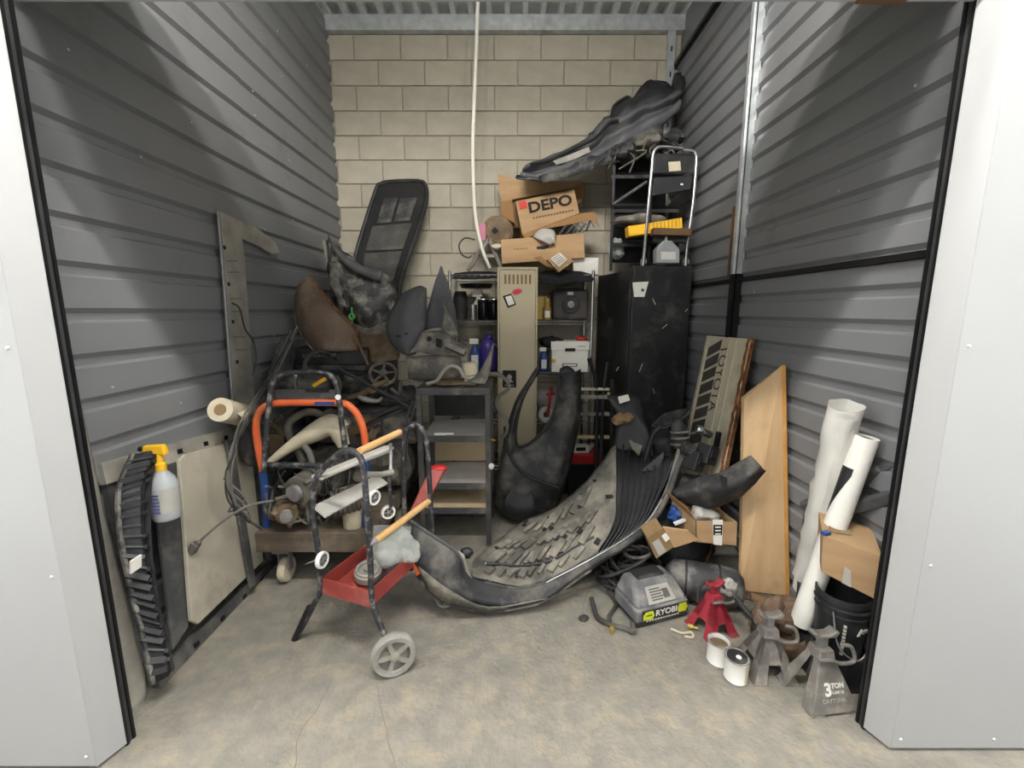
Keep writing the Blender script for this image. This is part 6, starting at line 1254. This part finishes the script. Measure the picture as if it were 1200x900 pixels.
tube_roll('wrapped_roll', 'white roll wrapped in clear plastic leaning on the right wall', a1, b1, 0.046, 'white_paper', True)
a3 = P(975, 482, 1.80); b3 = P(935, 640, 1.93)
a2 = P(1016, 512, 1.62); b2 = P(938, 730, 1.68)
w2 = tube_roll('white_paper_tube', 'bare white paper tube with a black label leaning on the right wall', a2, b2, 0.041, 'white_paper')
ax = (b2 - a2).normalized(); tocam = (EYE - a2); tocam = (tocam - ax * tocam.dot(ax)).normalized(); sdv = ax.cross(tocam)
def WT(t, g, o=0.0012): p = a2 + ax * t; return p + (tocam * math.cos(g) + sdv * math.sin(g)) * (0.041 + o)
sg = -1 if WT(0.2, 0.8).x > WT(0.2, -0.8).x else 1
mb = MB(); vs = []
for i in range(7):
    g = sg * (0.1 + i * 0.2); t0_ = 0.13 ; t1_ = 0.16 + 0.030 * i
    vs += [WT(t0_, g), WT(t1_, g)]
mb.add(vs, [(2 * i, 2 * i + 2, 2 * i + 3, 2 * i + 1) for i in range(6)]).build('black_label', M['black_plastic'], w2, solid=0.001)
bx = thing('taped_carton', 'brown taped carton standing on the bucket by the right door track', 'carton', P(998, 690, 1.6))
f0, f1, f2, f3 = P(964, 626, 1.58), P(1034, 652, 1.47), P(1032, 706, 1.47), P(962, 670, 1.58); e = V(0.10, 0.17, 0.02)
MB().hexa([f3, f2, f2 + e, f3 + e], [f0, f1, f1 + e, f0 + e]).build('body', M['cardboard'], bx, bevel=0.003)
nb = (f1 - f0).cross(f0 - f3).normalized(); nb = nb if nb.y < 0 else -nb
MB().prism([f3.lerp(f2, 0.36) + nb * 0.001, f3.lerp(f2, 0.52) + nb * 0.001, f3.lerp(f2, 0.50) + (f0 - f3) * 0.42 + nb * 0.001, f3.lerp(f2, 0.40) + (f0 - f3) * 0.45 + nb * 0.001], nb * 0.001).build('tape', M['silver_label'], bx)
tn = V(0, 0, 0.003); MB().prism([f0.lerp(f1, 0.1) + e * 0.15 + tn, f0.lerp(f1, 0.55) + e * 0.35 + tn, f0.lerp(f1, 0.6) + e * 0.6 + tn, f0.lerp(f1, 0.2) + e * 0.75 + tn], (0, 0, 0.002)).build('flap_gap', M['cardboard_dark'], bx)
MB().box(f0 + V(0.012, 0.0, 0.005), (0.03, 0.02, 0.012), 0.3).build('blue_tape', M['blue_plastic'], bx)
bk_ = thing('black_bucket', 'black bucket with white printing under the taped carton', 'bucket', (1.325, 1.575, 0.14)); o = V(1.325, 1.575, 0.14)
MB().lathe([(0.074, 0), (0.078, 0.008), (0.09, 0.24), (0.094, 0.24), (0.094, 0.262), (0.086, 0.262), (0.08, 0.03)], o, n=28).build('shell', M['black_plastic'], bk_, sm=True)
MB().ring(o + V(0, 0, 0.22), (0, 0, 1), 0.091, 0.005, 30, 6).ring(o + V(0, 0, 0.19), (0, 0, 1), 0.089, 0.003, 30, 6).build('rib', M['black_plastic'], bk_, sm=True)
def BQ(g, z, o_=0.002): r = 0.078 + 0.012 * z / 0.24 + o_; return o + V(math.cos(g) * r, math.sin(g) * r, z)
for k in range(9): MB().box(BQ(-2.05, 0.04 + 0.015 * k), (0.010, 0.010, 0.008), -2.05).build('print_mark', M['silver_label'], bk_)
MB().prism([BQ(-1.55, 0.125), BQ(-1.42, 0.155), BQ(-1.34, 0.155), BQ(-1.42, 0.125)], (0, -0.002, 0)).build('print_mark', M['white_plastic'], bk_); MB().box(BQ(-1.15, 0.14), (0.03, 0.006, 0.012), 0.35).build('print_mark', M['silver_label'], bk_)
MB().tube([BQ(-2.5, 0.21, 0.01), BQ(-2.2, 0.08, 0.02), BQ(-1.5, 0.03, 0.02), BQ(-0.9, 0.08, 0.02), BQ(-0.6, 0.21, 0.01)], 0.003, 6, sm=5).build('bail_handle', M['steel'], bk_, sm=True)
so = thing('steel_strut_frame', 'dark grey steel strut frame behind the taped carton', 'frame', (1.36, 1.7, 0))
s1, s2 = P(1052, 548, 1.58), P(1050, 580, 1.54)
MB().bar(s1, V(1.33, 1.86, 0.62), 0.045, 0.03, (0, -1, 0.4)).build('strut', M['grey_primer'], so, bevel=0.002); MB().bar(s2, V(1.33, 1.76, 0.62), 0.04, 0.03, (0, -1, 0.4)).build('strut', M['grey_primer'], so, bevel=0.002)
MB().bar(s1 + V(0.0, 0.0, 0.02), V(s1.x, s1.y, 0), 0.03, 0.03).build('upright', M['steel_dark'], so); MB().bar(V(1.34, 1.84, 0.66), V(1.36, 1.84, 0.0), 0.03, 0.03).build('upright', M['steel_dark'], so)
junk('silver_bag', MB().blob(P(968, 690, 1.72), (0.05, 0.04, 0.09), 0.5, 16, 20, 14), M['engine_brown'], 'shiny brown foil bag between the white tube and the bucket', 'bag', sm=True)
junk('flat_scrap', MB().sheet([PL([(868, 702, 1.98), (895, 704, 1.98), (925, 712, 1.95)], 0), PL([(874, 716, 1.9), (900, 718, 1.9), (930, 722, 1.88)], 0)], 4, 0.012, 14), M['grey_dirty'], 'flat grey metal scrap at the foot of the plywood board', 'scrap', solid=0.006, sm=2)
junk('black_drill', MB().blob(P(893, 735, 1.75), (0.04, 0.05, 0.055), 0.3, 12).tube(PL([(862, 700, 1.85), (876, 718, 1.8), (890, 732, 1.76)], 0), 0.012, 8, sm=3), M['charger_dark'], 'dark tool with a rod lying between the jack stands', 'tool', sm=True)
junk('wood_strip', MB().bar(P(880, 698, 2.0), P(928, 720, 1.92), 0.05, 0.012), M['cardboard_dark'], 'short flat wooden strip behind the grey jack stand', 'strip')

pl_ = thing('dark_crate', 'low dark plastic crate under the black bucket', 'crate', (1.335, 1.60, 0))
MB().span((1.235, 1.50, 0.0), (1.43, 1.70, 0.02)).build('base', M['black_plastic'], pl_)
for a_, b_ in (((1.235, 1.50, 0.02), (1.245, 1.70, 0.138)), ((1.42, 1.50, 0.02), (1.43, 1.70, 0.138)), ((1.245, 1.50, 0.02), (1.42, 1.51, 0.138)), ((1.245, 1.69, 0.02), (1.42, 1.70, 0.138)), ((1.245, 1.51, 0.125), (1.42, 1.69, 0.138))): MB().span(a_, b_).build('side', M['black_plastic'], pl_)
